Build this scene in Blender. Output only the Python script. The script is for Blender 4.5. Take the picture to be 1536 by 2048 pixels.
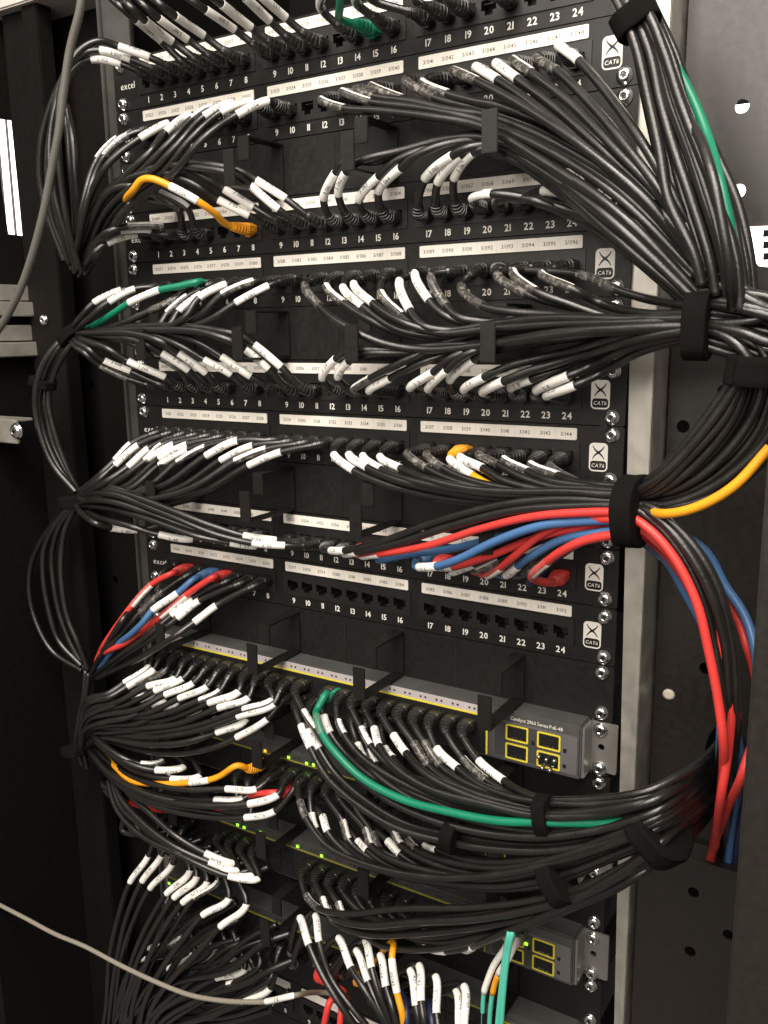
import bpy, bmesh, math, random
from mathutils import Vector, Matrix
random.seed(7)
for o in list(bpy.data.objects): bpy.data.objects.remove(o)
SC = bpy.context.scene
COL = SC.collection
MM = 0.001

# ------------------------------------------------------------------ camera, world, lights, exposure
CAM = Vector((426.35, -616.83, -241.47))                     # millimetres; x right, y into the rack, z up, 0 = top of the top panel
YAW, PITCH, ROLL, FPX = 0.557877, -0.203405, 0.014652, 1778.84
RM = (Matrix.Rotation(YAW, 3, 'Z') @ Matrix.Rotation(PITCH, 3, 'X') @ Matrix.Rotation(ROLL, 3, 'Y'))
cam_d = bpy.data.cameras.new('camera'); cam = bpy.data.objects.new('camera', cam_d); COL.objects.link(cam)
right, fwd, up = RM.col[0], RM.col[1], RM.col[2]
m4 = Matrix((right, up, -fwd)).transposed().to_4x4(); m4.translation = CAM * MM
cam.matrix_world = m4
cam_d.sensor_fit = 'VERTICAL'; cam_d.sensor_height = 36.0; cam_d.lens = FPX * 36.0 / 2048.0
cam_d.clip_start = 0.01; cam_d.clip_end = 60
SC.camera = cam

W = bpy.data.worlds.new('World'); SC.world = W; W.use_nodes = True
W.node_tree.nodes['Background'].inputs[0].default_value = (1.0, 0.89, 0.79, 1)
W.node_tree.nodes['Background'].inputs[1].default_value = 0.125

def area(name, loc, target, sx, sy, radiance, col):
    l = bpy.data.lights.new(name, 'AREA'); l.shape = 'RECTANGLE'; l.size = sx; l.size_y = sy
    l.energy = radiance * math.pi * sx * sy; l.color = col
    o = bpy.data.objects.new(name, l); COL.objects.link(o); o.location = loc
    o.rotation_euler = (Vector(target) - Vector(loc)).to_track_quat('-Z', 'Y').to_euler()
    return o
area('ceiling_light', (0.45, -1.0, 1.15), (0.25, -0.05, -0.45), 1.3, 0.45, 13.0, (1.0, 0.915, 0.82))
area('room_light', (0.40, -1.60, 0.70), (0.30, 0, 0.45), 1.6, 1.5, 4.3, (1.0, 0.92, 0.825))
area('far_ceiling_light', (-1.5, -1.2, 1.4), (0, 0, -0.5), 1.2, 0.35, 4.0, (1.0, 0.93, 0.85))

SC.view_settings.view_transform = 'Standard'; SC.view_settings.look = 'None'
SC.view_settings.exposure = 0.70; SC.view_settings.gamma = 1.0
SC.view_settings.use_curve_mapping = False
try:
    SC.cycles.use_denoising = True
    SC.cycles.max_bounces = 6
except Exception: pass

# ------------------------------------------------------------------ helpers
U = 44.45
def at(x, y, d):
    """photo pixel (1536 x 2048) on the plane d mm in front of the panels -> millimetres"""
    v = RM @ Vector(((x - 768) / FPX, 1.0, (1024 - y) / FPX))
    return CAM + v * ((-d - CAM.y) / v.y)

def mat(name, col, rough=0.5, metal=0.0, spec=0.5, bump=0.0, bscale=400, var=0.0, emit=None, alpha=1.0, coat=0.0, stretch=None):
    m = bpy.data.materials.new(name); m.use_nodes = True
    nt = m.node_tree; b = nt.nodes['Principled BSDF']
    b.inputs['Base Color'].default_value = (*col, 1); b.inputs['Roughness'].default_value = rough
    b.inputs['Metallic'].default_value = metal; b.inputs['Specular IOR Level'].default_value = spec
    b.inputs['Alpha'].default_value = alpha
    b.inputs['Coat Weight'].default_value = coat
    if emit:
        b.inputs['Emission Color'].default_value = (*col, 1); b.inputs['Emission Strength'].default_value = emit
    if bump or var:
        tc = nt.nodes.new('ShaderNodeTexCoord'); n = nt.nodes.new('ShaderNodeTexNoise')
        n.inputs['Scale'].default_value = bscale; n.inputs['Detail'].default_value = 3
        if stretch:
            mp = nt.nodes.new('ShaderNodeMapping'); mp.inputs['Scale'].default_value = stretch
            nt.links.new(tc.outputs['Object'], mp.inputs['Vector']); nt.links.new(mp.outputs['Vector'], n.inputs['Vector'])
        else:
            nt.links.new(tc.outputs['Object'], n.inputs['Vector'])
        if bump:
            bp = nt.nodes.new('ShaderNodeBump'); bp.inputs['Strength'].default_value = bump; bp.inputs['Distance'].default_value = 0.0006
            nt.links.new(n.outputs['Fac'], bp.inputs['Height']); nt.links.new(bp.outputs['Normal'], b.inputs['Normal'])
        if var:
            n2 = nt.nodes.new('ShaderNodeTexNoise'); n2.inputs['Scale'].default_value = bscale * 0.12; n2.inputs['Detail'].default_value = 5
            nt.links.new(tc.outputs['Object'], n2.inputs['Vector'])
            r = nt.nodes.new('ShaderNodeMapRange'); r.inputs[3].default_value = max(0.02, rough - var); r.inputs[4].default_value = min(1, rough + var)
            r.inputs[1].default_value = 0.3; r.inputs[2].default_value = 0.7
            nt.links.new(n2.outputs['Fac'], r.inputs[0]); nt.links.new(r.outputs[0], b.inputs['Roughness'])
            mx = nt.nodes.new('ShaderNodeMix'); mx.data_type = 'RGBA'
            mx.inputs[6].default_value = (*[c * 0.82 for c in col], 1); mx.inputs[7].default_value = (*[min(1, c * 1.15) for c in col], 1)
            nt.links.new(n2.outputs['Fac'], mx.inputs[0]); nt.links.new(mx.outputs[2], b.inputs['Base Color'])
    return m

M = {
 'panel': mat('satin_black_steel', (0.0075, 0.0069, 0.0062), 0.46, spec=0.4, bump=0.10, bscale=1800, var=0.07),
 'block': mat('black_port_plastic', (0.010, 0.0095, 0.0088), 0.42, bump=0.05, bscale=900, var=0.05),
 'socket': mat('dark_socket', (0.006, 0.006, 0.006), 0.5),
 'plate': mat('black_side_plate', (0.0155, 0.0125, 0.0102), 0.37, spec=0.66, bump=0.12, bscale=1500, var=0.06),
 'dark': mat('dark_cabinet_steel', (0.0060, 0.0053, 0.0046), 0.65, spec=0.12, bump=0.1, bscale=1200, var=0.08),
 'paint': mat('white_print', (0.80, 0.77, 0.71), 0.5),
 'strip': mat('label_paper', (0.80, 0.76, 0.69), 0.45, var=0.05, bscale=300),
 'ink': mat('label_ink', (0.07, 0.06, 0.052), 0.6),
 'ink2': mat('sleeve_ink', (0.05, 0.048, 0.045), 0.6),
 'white': mat('white_sleeve_film', (0.82, 0.80, 0.76), 0.32, bump=0.06, bscale=260),
 'clear': mat('clear_sleeve_film', (0.22, 0.205, 0.185), 0.20, alpha=0.30, bump=0.35, bscale=230, spec=0.8),
 'K': mat('black_jacket', (0.0085, 0.0077, 0.0067), 0.35, spec=0.8, bump=0.28, bscale=520, var=0.07),
 'R': mat('red_jacket', (0.62, 0.045, 0.038), 0.42, bump=0.08, bscale=300, var=0.05),
 'B': mat('blue_jacket', (0.055, 0.145, 0.32), 0.42, bump=0.08, bscale=300, var=0.05),
 'N': mat('navy_jacket', (0.014, 0.020, 0.060), 0.45, bump=0.08, bscale=300),
 'G': mat('green_jacket', (0.004, 0.19, 0.10), 0.40, bump=0.08, bscale=300, var=0.05),
 'O': mat('orange_jacket', (0.84, 0.35, 0.013), 0.42, bump=0.08, bscale=300, var=0.05),
 'A': mat('aqua_jacket', (0.09, 0.50, 0.38), 0.40),
 'D': mat('grey_jacket', (0.105, 0.10, 0.088), 0.5, bump=0.3, bscale=900),
 'T': mat('braided_jacket', (0.27, 0.245, 0.20), 0.42, bump=0.9, bscale=700),
 'hook': mat('black_strap', (0.006, 0.0055, 0.005), 0.95, bump=0.9, bscale=1500, spec=0.1),
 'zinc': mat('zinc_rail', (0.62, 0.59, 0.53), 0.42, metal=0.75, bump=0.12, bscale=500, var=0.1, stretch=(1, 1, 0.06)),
 'shadezinc': mat('shaded_zinc', (0.10, 0.098, 0.09), 0.5, metal=0.6, bump=0.15, bscale=300, var=0.12),  # rail zinc darkened: the shade on the left rail is put into its colour
 'screw': mat('bright_screw', (0.80, 0.80, 0.80), 0.22, metal=1.0, bump=0.1, bscale=400),
 'slot': mat('screw_slot', (0.10, 0.10, 0.10), 0.4, metal=1.0),
 'swtop': mat('charcoal_switch_shell', (0.060, 0.060, 0.058), 0.5, bump=0.1, bscale=900, var=0.06),
 'swfront': mat('graphite_switch_face', (0.045, 0.044, 0.044), 0.45, var=0.05, bscale=300),
 'swband': mat('grey_switch_band', (0.42, 0.38, 0.38), 0.5, var=0.05, bscale=300),
 'swpanel': mat('silver_switch_panel', (0.17, 0.165, 0.17), 0.42, metal=0.4, var=0.06, bscale=300),
 'yellow': mat('yellow_outline', (0.62, 0.52, 0.045), 0.5),
 'cage': mat('module_cage', (0.03, 0.03, 0.03), 0.35, metal=0.6),
 'contact': mat('cage_spring', (0.5, 0.48, 0.45), 0.3, metal=1.0),
 'yellow_shade': mat('shaded_yellow_line', (0.22, 0.20, 0.03), 0.5),  # same yellow darkened, shade on the lower switches painted into the line
 'earzinc': mat('bracket_zinc', (0.30, 0.29, 0.27), 0.40, metal=0.7, var=0.1, bscale=300),
 'led': mat('green_indicator', (0.35, 0.95, 0.06), 0.4, emit=0.9),
 'amber': mat('amber_indicator', (0.9, 0.45, 0.05), 0.4, emit=0.8),
 'tube': mat('lit_lamp_tube', (1.0, 0.96, 0.90), 0.4, emit=2.2),
 'cream': mat('cream_plug', (0.66, 0.60, 0.50), 0.5),
 'frame': mat('mauve_grey_frame', (0.55, 0.50, 0.47), 0.55, var=0.08, bscale=300),
}

def clear_film(m):
    nt = m.node_tree; b = nt.nodes['Principled BSDF']
    tc = nt.nodes.new('ShaderNodeTexCoord'); n = nt.nodes.new('ShaderNodeTexNoise'); n.inputs['Scale'].default_value = 240; n.inputs['Detail'].default_value = 2; n.inputs['Distortion'].default_value = 1.2
    nt.links.new(tc.outputs['Object'], n.inputs['Vector'])
    r = nt.nodes.new('ShaderNodeValToRGB'); r.color_ramp.elements[0].position = 0.50; r.color_ramp.elements[1].position = 0.70
    r.color_ramp.elements[0].color = (0.10, 0.10, 0.10, 1); r.color_ramp.elements[1].color = (0.62, 0.62, 0.62, 1)
    nt.links.new(n.outputs['Fac'], r.inputs[0]); nt.links.new(r.outputs[0], b.inputs['Alpha'])
    b.inputs['Base Color'].default_value = (0.40, 0.375, 0.34, 1); b.inputs['Coat Weight'].default_value = 1.0; b.inputs['Coat Roughness'].default_value = 0.12
clear_film(M['clear'])

class MB:
    """collects geometry in millimetres and links it as ONE mesh object"""
    def __init__(s): s.v = []; s.f = []; s.mi = []; s.sm = []; s.mats = []
    def m(s, key):
        k = M[key] if isinstance(key, str) else key
        if k not in s.mats: s.mats.append(k)
        return s.mats.index(k)
    def add(s, vs, fs, key, smooth=False):
        b = len(s.v); i = s.m(key); s.v += [Vector(v) for v in vs]
        for f in fs: s.f.append(tuple(b + k for k in f)); s.mi.append(i); s.sm.append(smooth)
    def box(s, x0, x1, y0, y1, z0, z1, key, c=0.0):
        if c <= 0:
            vs = [(x, y, z) for x in (x0, x1) for y in (y0, y1) for z in (z0, z1)]
            fs = [(0,1,3,2),(4,6,7,5),(0,4,5,1),(2,3,7,6),(0,2,6,4),(1,5,7,3)]
            s.add(vs, fs, key)
        else:                                               # box with its edges chamfered by c
            bm = bmesh.new(); bmesh.ops.create_cube(bm, size=1)
            for v in bm.verts: v.co = Vector(((x0+x1)/2 + v.co.x*(x1-x0), (y0+y1)/2 + v.co.y*(y1-y0), (z0+z1)/2 + v.co.z*(z1-z0)))
            bmesh.ops.bevel(bm, geom=bm.edges[:], offset=c, segments=2, affect='EDGES')
            s.bm(bm, key)
    def bm(s, bm, key, smooth=False):
        bm.verts.index_update()
        s.add([v.co.copy() for v in bm.verts], [[v.index for v in f.verts] for f in bm.faces], key, smooth); bm.free()
    def loft(s, rings, key, smooth=True, caps=True, keyf=None):
        n = len(rings[0]); b = len(s.v); i = s.m(key)
        for r in rings: s.v += [Vector(p) for p in r]
        for a in range(len(rings) - 1):
            for k in range(n):
                k2 = (k + 1) % n
                s.f.append((b+a*n+k, b+a*n+k2, b+(a+1)*n+k2, b+(a+1)*n+k)); s.sm.append(smooth)
                s.mi.append(s.m(keyf(a, k)) if keyf else i)
        if caps:
            s.f.append(tuple(b + k for k in reversed(range(n)))); s.mi.append(i); s.sm.append(False)
            e = b + (len(rings) - 1) * n
            s.f.append(tuple(e + k for k in range(n))); s.mi.append(i); s.sm.append(False)
    def build(s, name, parent=None, origin=None):
        me = bpy.data.meshes.new(name)
        org = Vector(origin) if origin is not None else (Vector(parent['mm']) if parent is not None else Vector((0, 0, 0)))
        me.from_pydata([tuple((v - org) * MM) for v in s.v], [], s.f)
        for k in s.mats: me.materials.append(k)
        me.polygons.foreach_set('material_index', s.mi); me.polygons.foreach_set('use_smooth', s.sm)
        me.update()
        o = bpy.data.objects.new(name, me); COL.objects.link(o)
        if parent is not None: o.parent = parent
        else: o.location = org * MM
        o['mm'] = org
        return o

def tag(o, label, cat, group=None):
    o['label'] = label; o['category'] = cat
    if group: o['group'] = group
    return o
def thing(name, loc, label, cat, group=None):
    o = bpy.data.objects.new(name, None); COL.objects.link(o); o.empty_display_size = 0.02
    o.location = Vector(loc) * MM; o['mm'] = Vector(loc)
    return tag(o, label, cat, group)

# text and flat fills -------------------------------------------------
GLY = {}
def curve_mesh(cu):
    o = bpy.data.objects.new('tmp', cu); me = bpy.data.meshes.new_from_object(o)
    vs = [v.co.copy() for v in me.vertices]; fs = [tuple(p.vertices) for p in me.polygons]
    bpy.data.objects.remove(o); bpy.data.meshes.remove(me); bpy.data.curves.remove(cu)
    return vs, fs
def glyph(ch, bold=0.012):
    if (ch, bold) not in GLY:
        cu = bpy.data.curves.new('g', 'FONT'); cu.body = ch; cu.size = 1; cu.resolution_u = 2; cu.fill_mode = 'FRONT'; cu.offset = bold
        vs, fs = curve_mesh(cu)
        if vs:
            x0 = min(v.x for v in vs); x1 = max(v.x for v in vs)
            vs = [Vector((v.x - x0, v.y, 0)) for v in vs]; GLY[(ch, bold)] = (vs, fs, x1 - x0)
        else: GLY[(ch, bold)] = ([], [], 0.25)
    return GLY[(ch, bold)]
def text(mb, s, h, key, place, bold=0.012, squeeze=1.0):
    """centred line of text, cap height h; place(u, v) -> point"""
    sc = h / 0.72; x = 0; out = []
    for ch in s:
        vs, fs, w = glyph(ch, bold); out.append((vs, fs, x)); x += w + (0.09 if ch != ' ' else 0)
    x -= 0.09
    for vs, fs, ox in out:
        if vs: mb.add([place((v.x + ox - x/2) * sc * squeeze, (v.y - 0.36) * sc) for v in vs], fs, key)
def poly_fill(loops):
    cu = bpy.data.curves.new('p', 'CURVE'); cu.dimensions = '2D'; cu.fill_mode = 'BOTH'
    for lp in loops:
        sp = cu.splines.new('POLY'); sp.points.add(len(lp) - 1); sp.use_cyclic_u = True
        for p, q in zip(sp.points, lp): p.co = (q[0], q[1], 0, 1)
    return curve_mesh(cu)
def sheet(mb, loops, y, t, key):
    """flat sheet in the x-z plane with holes: front face at y, thickness t going back"""
    vs, fs = poly_fill(loops)
    mb.add([(v.x, y, v.y) for v in vs], fs, key)
    mb.add([(v.x, y + t, v.y) for v in vs], [tuple(reversed(f)) for f in fs], key)
    for lp in loops:
        n = len(lp); mb.add([(p[0], y, p[1]) for p in lp] + [(p[0], y + t, p[1]) for p in lp], [(k, (k+1) % n, n + (k+1) % n, n + k) for k in range(n)], key)
def rect(x0, x1, z0, z1): return [(x0, z0), (x1, z0), (x1, z1), (x0, z1)]
def rrect(x0, x1, z0, z1, r, n=4):
    p = []
    for cx, cz, a in ((x1-r, z0+r, -90), (x1-r, z1-r, 0), (x0+r, z1-r, 90), (x0+r, z0+r, 180)):
        for k in range(n + 1):
            t = math.radians(a + 90 * k / n); p.append((cx + r*math.cos(t), cz + r*math.sin(t)))
    return p
def circ(x, z, r, n=16): return [(x + r*math.cos(2*math.pi*k/n), z + r*math.sin(2*math.pi*k/n)) for k in range(n)]

# ------------------------------------------------------------------ shared small meshes
def make_screw_mesh():
    mb = MB(); n = 20
    prof = [(5.6, 0.0), (5.7, -0.7), (5.0, -1.0), (4.9, -1.9), (4.2, -2.9), (2.6, -3.5), (2.0, -3.45), (1.5, -2.3)]
    mb.loft([[(r*math.cos(2*math.pi*k/n), y, r*math.sin(2*math.pi*k/n)) for k in range(n)] for r, y in prof], 'screw')
    for a in (0.3, 0.3 + math.pi/2):
        c, s_ = math.cos(a), math.sin(a)
        pts = [(-3.1, -0.55), (3.1, -0.55), (3.1, 0.55), (-3.1, 0.55)]
        mb.add([(c*x - s_*z, -3.42, s_*x + c*z) for x, z in pts], [(0, 1, 2, 3)], 'slot')
    o = mb.build('screw'); me = o.data; bpy.data.objects.remove(o); return me
SCREW = make_screw_mesh()
def screw(parent, x, z, d, name='screw', scale=1.0):
    o = bpy.data.objects.new(name, SCREW); COL.objects.link(o); o.parent = parent
    o.location = (Vector((x, -d, z)) - Vector(parent['mm'])) * MM
    o.rotation_euler = (random.uniform(-0.06, 0.06), random.uniform(0, 3), random.uniform(-0.06, 0.06)); o.scale = (scale,) * 3
    return o
PW, PH, TW, TH = 11.6, 6.6, 6.2, 3.0                       # port opening and its latch notch
def make_socket_mesh():
    mb = MB()
    lp = [(-PW/2, PH/2+1), (-PW/2, -PH/2+1), (-TW/2, -PH/2+1), (-TW/2, -PH/2-TH+1), (TW/2, -PH/2-TH+1), (TW/2, -PH/2+1), (PW/2, -PH/2+1), (PW/2, PH/2+1)]
    n = len(lp)
    mb.add([(x, -1.2, z) for x, z in lp] + [(x, 11, z) for x, z in lp], [(k, n+k, n+(k+1) % n, (k+1) % n) for k in range(n)], 'socket')
    vs, fs = poly_fill([lp]); mb.add([(v.x, 11, v.y) for v in vs], fs, 'socket')
    for k in range(8): mb.box(-4.4 + k*1.26, -4.1 + k*1.26, 1.5, 9, 2.6, 3.2, 'contact')
    o = mb.build('port'); me = o.data; bpy.data.objects.remove(o); return me
SOCKET = make_socket_mesh()
def socket_loop(x, z): return [(x + a, z + b) for a, b in ((-PW/2, PH/2+1), (-PW/2, -PH/2+1), (-TW/2, -PH/2+1), (-TW/2, -PH/2-TH+1), (TW/2, -PH/2-TH+1), (TW/2, -PH/2+1), (PW/2, -PH/2+1), (PW/2, PH/2+1))]

# ------------------------------------------------------------------ cabinet
ZB = -1250
def rail(name, s, label):
    t = thing(name, (s*250, 0, ZB), label, 'rack rail')
    mb = MB()
    holes = []
    for u in range(0, 28):
        for off in (6.35, 22.2, 38.1):
            z = -u*U - off
            holes.append(rect(s*233 - 4.6, s*233 + 4.6, z - 4.6, z + 4.6))
    x0, x1 = sorted((s*222, s*259.5))
    sheet(mb, [rect(x0, x1, ZB, 260)] + holes, 2.6, 2.0, 'zinc')
    mb.build('rail_face', t)
    mb = MB(); xa, xb = sorted((s*257.5, s*259.5)); mb.box(xa, xb, 4.7, 42, ZB, 260, 'zinc'); mb.build('rail_return', t)
    mb = MB(); xa, xb = sorted((s*255.6, s*259.4)); mb.box(xa, xb, -0.6, 2.55, ZB, 260, 'zinc', 0.5); mb.build('rail_lip', t)
    return t
rail('rack_rail', 1, 'bright zinc upright rail at the right ends of the panels')
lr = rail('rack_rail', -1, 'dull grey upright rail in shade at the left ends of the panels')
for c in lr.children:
    for k in range(len(c.data.materials)): c.data.materials[k] = M['shadezinc']  # left rail swaps to the zinc with shade in its colour

def hole_at(px, py, d, r):
    p = at(px, py, d); return circ(p.x, p.z, r)
PD = -34
t = thing('side_plate', (300, 34, ZB), 'black cable management plate with round holes beside the right rail', 'plate')
mb = MB()
hl = [hole_at(*h, PD, 4.6) for h in ((1484, 212), (1477, 382), (1448, 782), (1366, 853), (1411, 1337), (1407, 1467), (1387, 1785), (1457, 1870), (1380, 1903), (1330, 1560))]
pc = at(1452, 1512, PD); hl[:] = [h_ for h_ in hl if abs(h_[0][0] - pc.x) > 40 or abs(h_[0][1] - pc.z) > 40]
hl.append([(pc.x + 15*math.cos(k*.2618), pc.z + 26*math.sin(k*.2618)) for k in range(24)])
sheet(mb, [rect(262, 520, ZB, 260)] + hl, 34, 2, 'plate'); mb.build('plate_sheet', t)
mb = MB(); mb.box(262, 264, 36, 80, ZB, 260, 'plate'); mb.build('plate_flange', t)
mb = MB()
for p_ in ((1338, 1388, 4.6),):
    c_ = at(p_[0], p_[1], PD); n = 14
    mb.loft([[(c_.x + r*math.cos(2*math.pi*k/n), y, c_.z + r*0.92*math.sin(2*math.pi*k/n)) for k in range(n)] for r, y in ((p_[2], 34), (p_[2], 32.6), (p_[2]*0.6, 31.6))], 'cream')
    mb.build('hole_plug', t); mb = MB()

pb = at(1450, 1738, -6)
t = thing('lower_side_plate', (300, 6, ZB), 'dark lower plate at the bottom right, hiding the ends of the red cables', 'plate')
mb = MB(); sheet(mb, [rect(264, 520, ZB, pb.z)] + [hole_at(*h, -6, 4.2) for h in ((1387, 1785), (1457, 1870), (1380, 1903))], 6, 2, 'plate'); mb.build('plate_sheet', t)
mb = MB(); mb.box(264, 520, 8.2, 30, pb.z - 2, pb.z, 'plate'); mb.build('plate_flange', t)
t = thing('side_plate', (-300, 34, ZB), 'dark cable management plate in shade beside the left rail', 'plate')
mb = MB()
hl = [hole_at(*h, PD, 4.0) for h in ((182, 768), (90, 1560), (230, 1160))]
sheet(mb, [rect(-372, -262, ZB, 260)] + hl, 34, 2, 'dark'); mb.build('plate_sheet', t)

# left front upright, its bolt, the wall behind and the depth rails
pl0, pl1 = at(62, 640, 0).x, at(138, 640, 0).x
t = thing('front_upright', (pl0, 0, ZB), 'black steel cabinet upright beside the left cable loops', 'upright')
mb = MB(); mb.box(pl0, pl1 - 24, -2, 10, ZB, 260, 'dark', 1.2); mb.build('post_outer', t)
mb = MB(); mb.box(pl1 - 22, pl1 + 0, -8, 10, ZB, 260, 'dark', 1.2); mb.build('post_inner', t)
b_ = at(88, 640, 3); screw(t, b_.x, b_.z, 2.5, 'bolt')

wx = -402.0
t = thing('cabinet_wall', (wx, 100, ZB), 'dark left cabinet side panel with a tall slot showing ceiling lamps', 'panel')
mb = MB()
# upright sheet in the y-z plane with a slot
def at_x(px, py, x):
    v = RM @ Vector(((px - 768) / FPX, 1.0, (1024 - py) / FPX)); return CAM + v * ((x - CAM.x) / v.x)
sl = [at_x(px, py, wx) for px, py in ((-9, 236), (24, 241), (47, 472), (17, 468), (4, 380))]
outer = [(-110, ZB), (520, ZB), (520, 260), (-110, 260)]
vs, fs = poly_fill([outer, [(p.y, p.z) for p in sl]])
mb.add([(wx, v.x, v.y) for v in vs], fs, 'dark'); mb.add([(wx - 1.5, v.x, v.y) for v in vs], [tuple(reversed(f)) for f in fs], 'dark')
mb.build('panel_sheet', t)
lamp = thing('ceiling_lamp', at_x(12, 350, -440), 'pair of bright lamp tubes seen through the slot at left', 'lamp', 'ceiling lamps beyond the cabinet')
for a_, b_ in (((-1, 200), (24, 490)), ((18, 200), (43, 490))):
    pa, pb = at_x(*a_, -440), at_x(*b_, -440); mb = MB(); n = 12; d_ = (pb - pa).normalized(); v_ = Vector((1, 0, 0)).cross(d_).normalized(); w_ = d_.cross(v_)
    mb.loft([[q + v_*(3.3*math.cos(2*math.pi*k/n)) + w_*(3.3*math.sin(2*math.pi*k/n)) for k in range(n)] for q in (pa, pb)], 'tube')
    mb.build('lamp_tube', lamp)

for y0, y1, lab in ((571, 633, 'galvanised depth rail at left behind the hanging grey cable, upper of two'), (650, 712, 'galvanised depth rail at left behind the hanging grey cable, lower of two')):
    a = at_x(64, y0, -392); b = at_x(64, y1, -392)
    t = thing('depth_rail', (-398, a.y, b.z), lab, 'depth rail', 'galvanised depth rails')
    h = a.z - b.z
    mb = MB(); mb.box(-399, -390, -150, a.y, b.z + h*0.50, a.z, 'zinc', 1.0); mb.build('rail_web', t)
    mb = MB(); mb.box(-399, -384, -150, a.y, b.z, b.z + h*0.46, 'zinc', 1.0); mb.build('rail_lip', t)
c_ = at(35, 862, 66)
t = thing('mounting_bracket', c_, 'small shiny bracket with a bolt at the far left edge', 'bracket')
mb = MB(); mb.box(c_.x - 60, c_.x - 2, c_.y, c_.y + 4, c_.z - 13, c_.z + 11, 'zinc', 1.0); mb.box(c_.x - 60, c_.x - 4, c_.y + 4.2, c_.y + 22, c_.z + 8, c_.z + 11, 'zinc', 0.8); mb.build('bracket_tab', t)
screw(t, c_.x, c_.z, -c_.y, 'bolt', 1.45)
e0 = at(12, 1300, 25)
t = thing('front_upright', (e0.x, -25, ZB), 'wide dark upright edge at the lower left corner of the cabinet', 'upright')
mb = MB(); mb.box(e0.x - 160, e0.x, -25, -5, ZB, -420, 'dark', 1.5); mb.build('post_outer', t)
mb = MB(); mb.box(e0.x + 0.5, e0.x + 9, -19, -5, ZB, -420, 'dark', 1.0); mb.build('post_inner', t)
e1 = at(1508, 1280, 130)
t = thing('front_upright', (e1.x, -130, ZB), 'dark upright at the right edge in front of the red cables', 'upright')
mb = MB(); mb.box(e1.x, e1.x + 60, -130, -100, ZB, -275, 'plate', 1.5); mb.build('post_outer', t)
a = at(0, 30, 5)
t = thing('top_frame', (a.x, -5, a.z), 'pale grey cabinet top frame in the upper left corner', 'frame')
mb = MB(); mb.box(-520, -262, -14, 40, a.z, a.z + 50, 'frame', 1.5); mb.build('frame_beam', t)
# opening at the right with a lamp beyond
wl = [at(px, py, -33.6) for px, py in ((1492, 454), (1545, 452), (1545, 535), (1518, 532), (1508, 520))]
t = thing('ceiling_lamp', wl[0], 'bright square lamp showing at the right edge beside the green cable', 'lamp', 'ceiling lamps beyond the cabinet')
mb = MB(); n = len(wl)
mb.add([p for p in wl] + [p + Vector((0, -1.0, 0)) for p in wl], [tuple(range(n, 2*n))] + [(k, (k+1) % n, n+(k+1) % n, n+k) for k in range(n)], 'tube'); mb.build('lamp_face', t)
mb = MB()
for k in range(3):
    p = at(1530, 467 + 23*k, -31); mb.box(p.x - 1.0, p.x + 6, p.y - 1, p.y, p.z - 2.2, p.z + 2.2, 'dark')
mb.build('lamp_louvre', t)
t = thing('cabinet_wall', (0, 480, ZB), 'dark rear panel deep inside the cabinet', 'panel')
mb = MB(); mb.box(-402, 700, 480, 484, ZB, 420, 'dark'); mb.build('panel_sheet', t)

for (px, py, w_, h_, lab) in ((1477, 384, 12, 12, 'white lamp filling a round hole of the plate beside the green cable'), (1484, 216, 16, 2.6, 'thin lamp glimpsed through the upper round hole of the plate')):
    c_ = at(px, py, -60); t = thing('ceiling_lamp', c_, lab, 'lamp', 'ceiling lamps beyond the cabinet')
    mb = MB(); mb.box(c_.x - w_, c_.x + w_, c_.y, c_.y + 4, c_.z - h_, c_.z + h_, 'tube', 0.8); mb.build('lamp_face', t)

# ------------------------------------------------------------------ patch panels
GX = (-206.85, -63.7, 78.3); CELL = 16.12; LW = 128.9
def port_x(n): return GX[(n-1)//8] + ((n-1) % 8 + 0.5) * CELL
def front_screws(t, u, d=1.5, lower=True):
    for s in (-1, 1):
        for off in (6.35, 38.1): screw(t, s*(232.5 + random.uniform(-0.6, 0.6)), -u*U - off + random.uniform(-0.4, 0.4), d)
def xloop(mb, cx, cz, w, h, y):
    mb2 = []
    r = 3.2
    outer = rrect(cx - w/2, cx + w/2, cz - h/2, cz + h/2, r)
    sheet(mb, [outer], y, 0.3, 'paint')
    sheet(mb, [rrect(cx - w/2 + 1, cx + w/2 - 1, cz - h/2 + 1.1, cz - h/2 + 7.6, 2.0)], y - 0.12, 0.12, 'panel')
    text(mb, 'CAT6', 2.7, 'paint', lambda a, b: Vector((cx + a + b*0.2, y - 0.2, cz - h/2 + 4.4 + b)), 0.01, 0.95)
    # crossed swoosh: two curved tapering strokes
    for sgn in (1, -1):
        pts = []
        for k in range(13):
            tt = k / 12 * 2 - 1
            px = sgn * (4.2 * tt); pz = 4.6 * (0.62*tt + 0.38*tt**3) if True else 0
            wd = 0.35 + 0.62 * (1 - abs(tt))
            pts.append((px, pz, wd))
        up_ = [(cx + p + w_*0.6*(-sgn), cz + 3.4 + q + w_*0.6) for p, q, w_ in pts]; dn = [(cx + p - w_*0.6*(-sgn), cz + 3.4 + q - w_*0.6) for p, q, w_ in pts]
        n = len(pts)
        mb.add([(a_, y - 0.12 - 0.03*(sgn > 0), b_) for a_, b_ in up_ + dn], [(k, k+1, n+k+1, n+k) for k in range(n-1)], 'panel')
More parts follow.
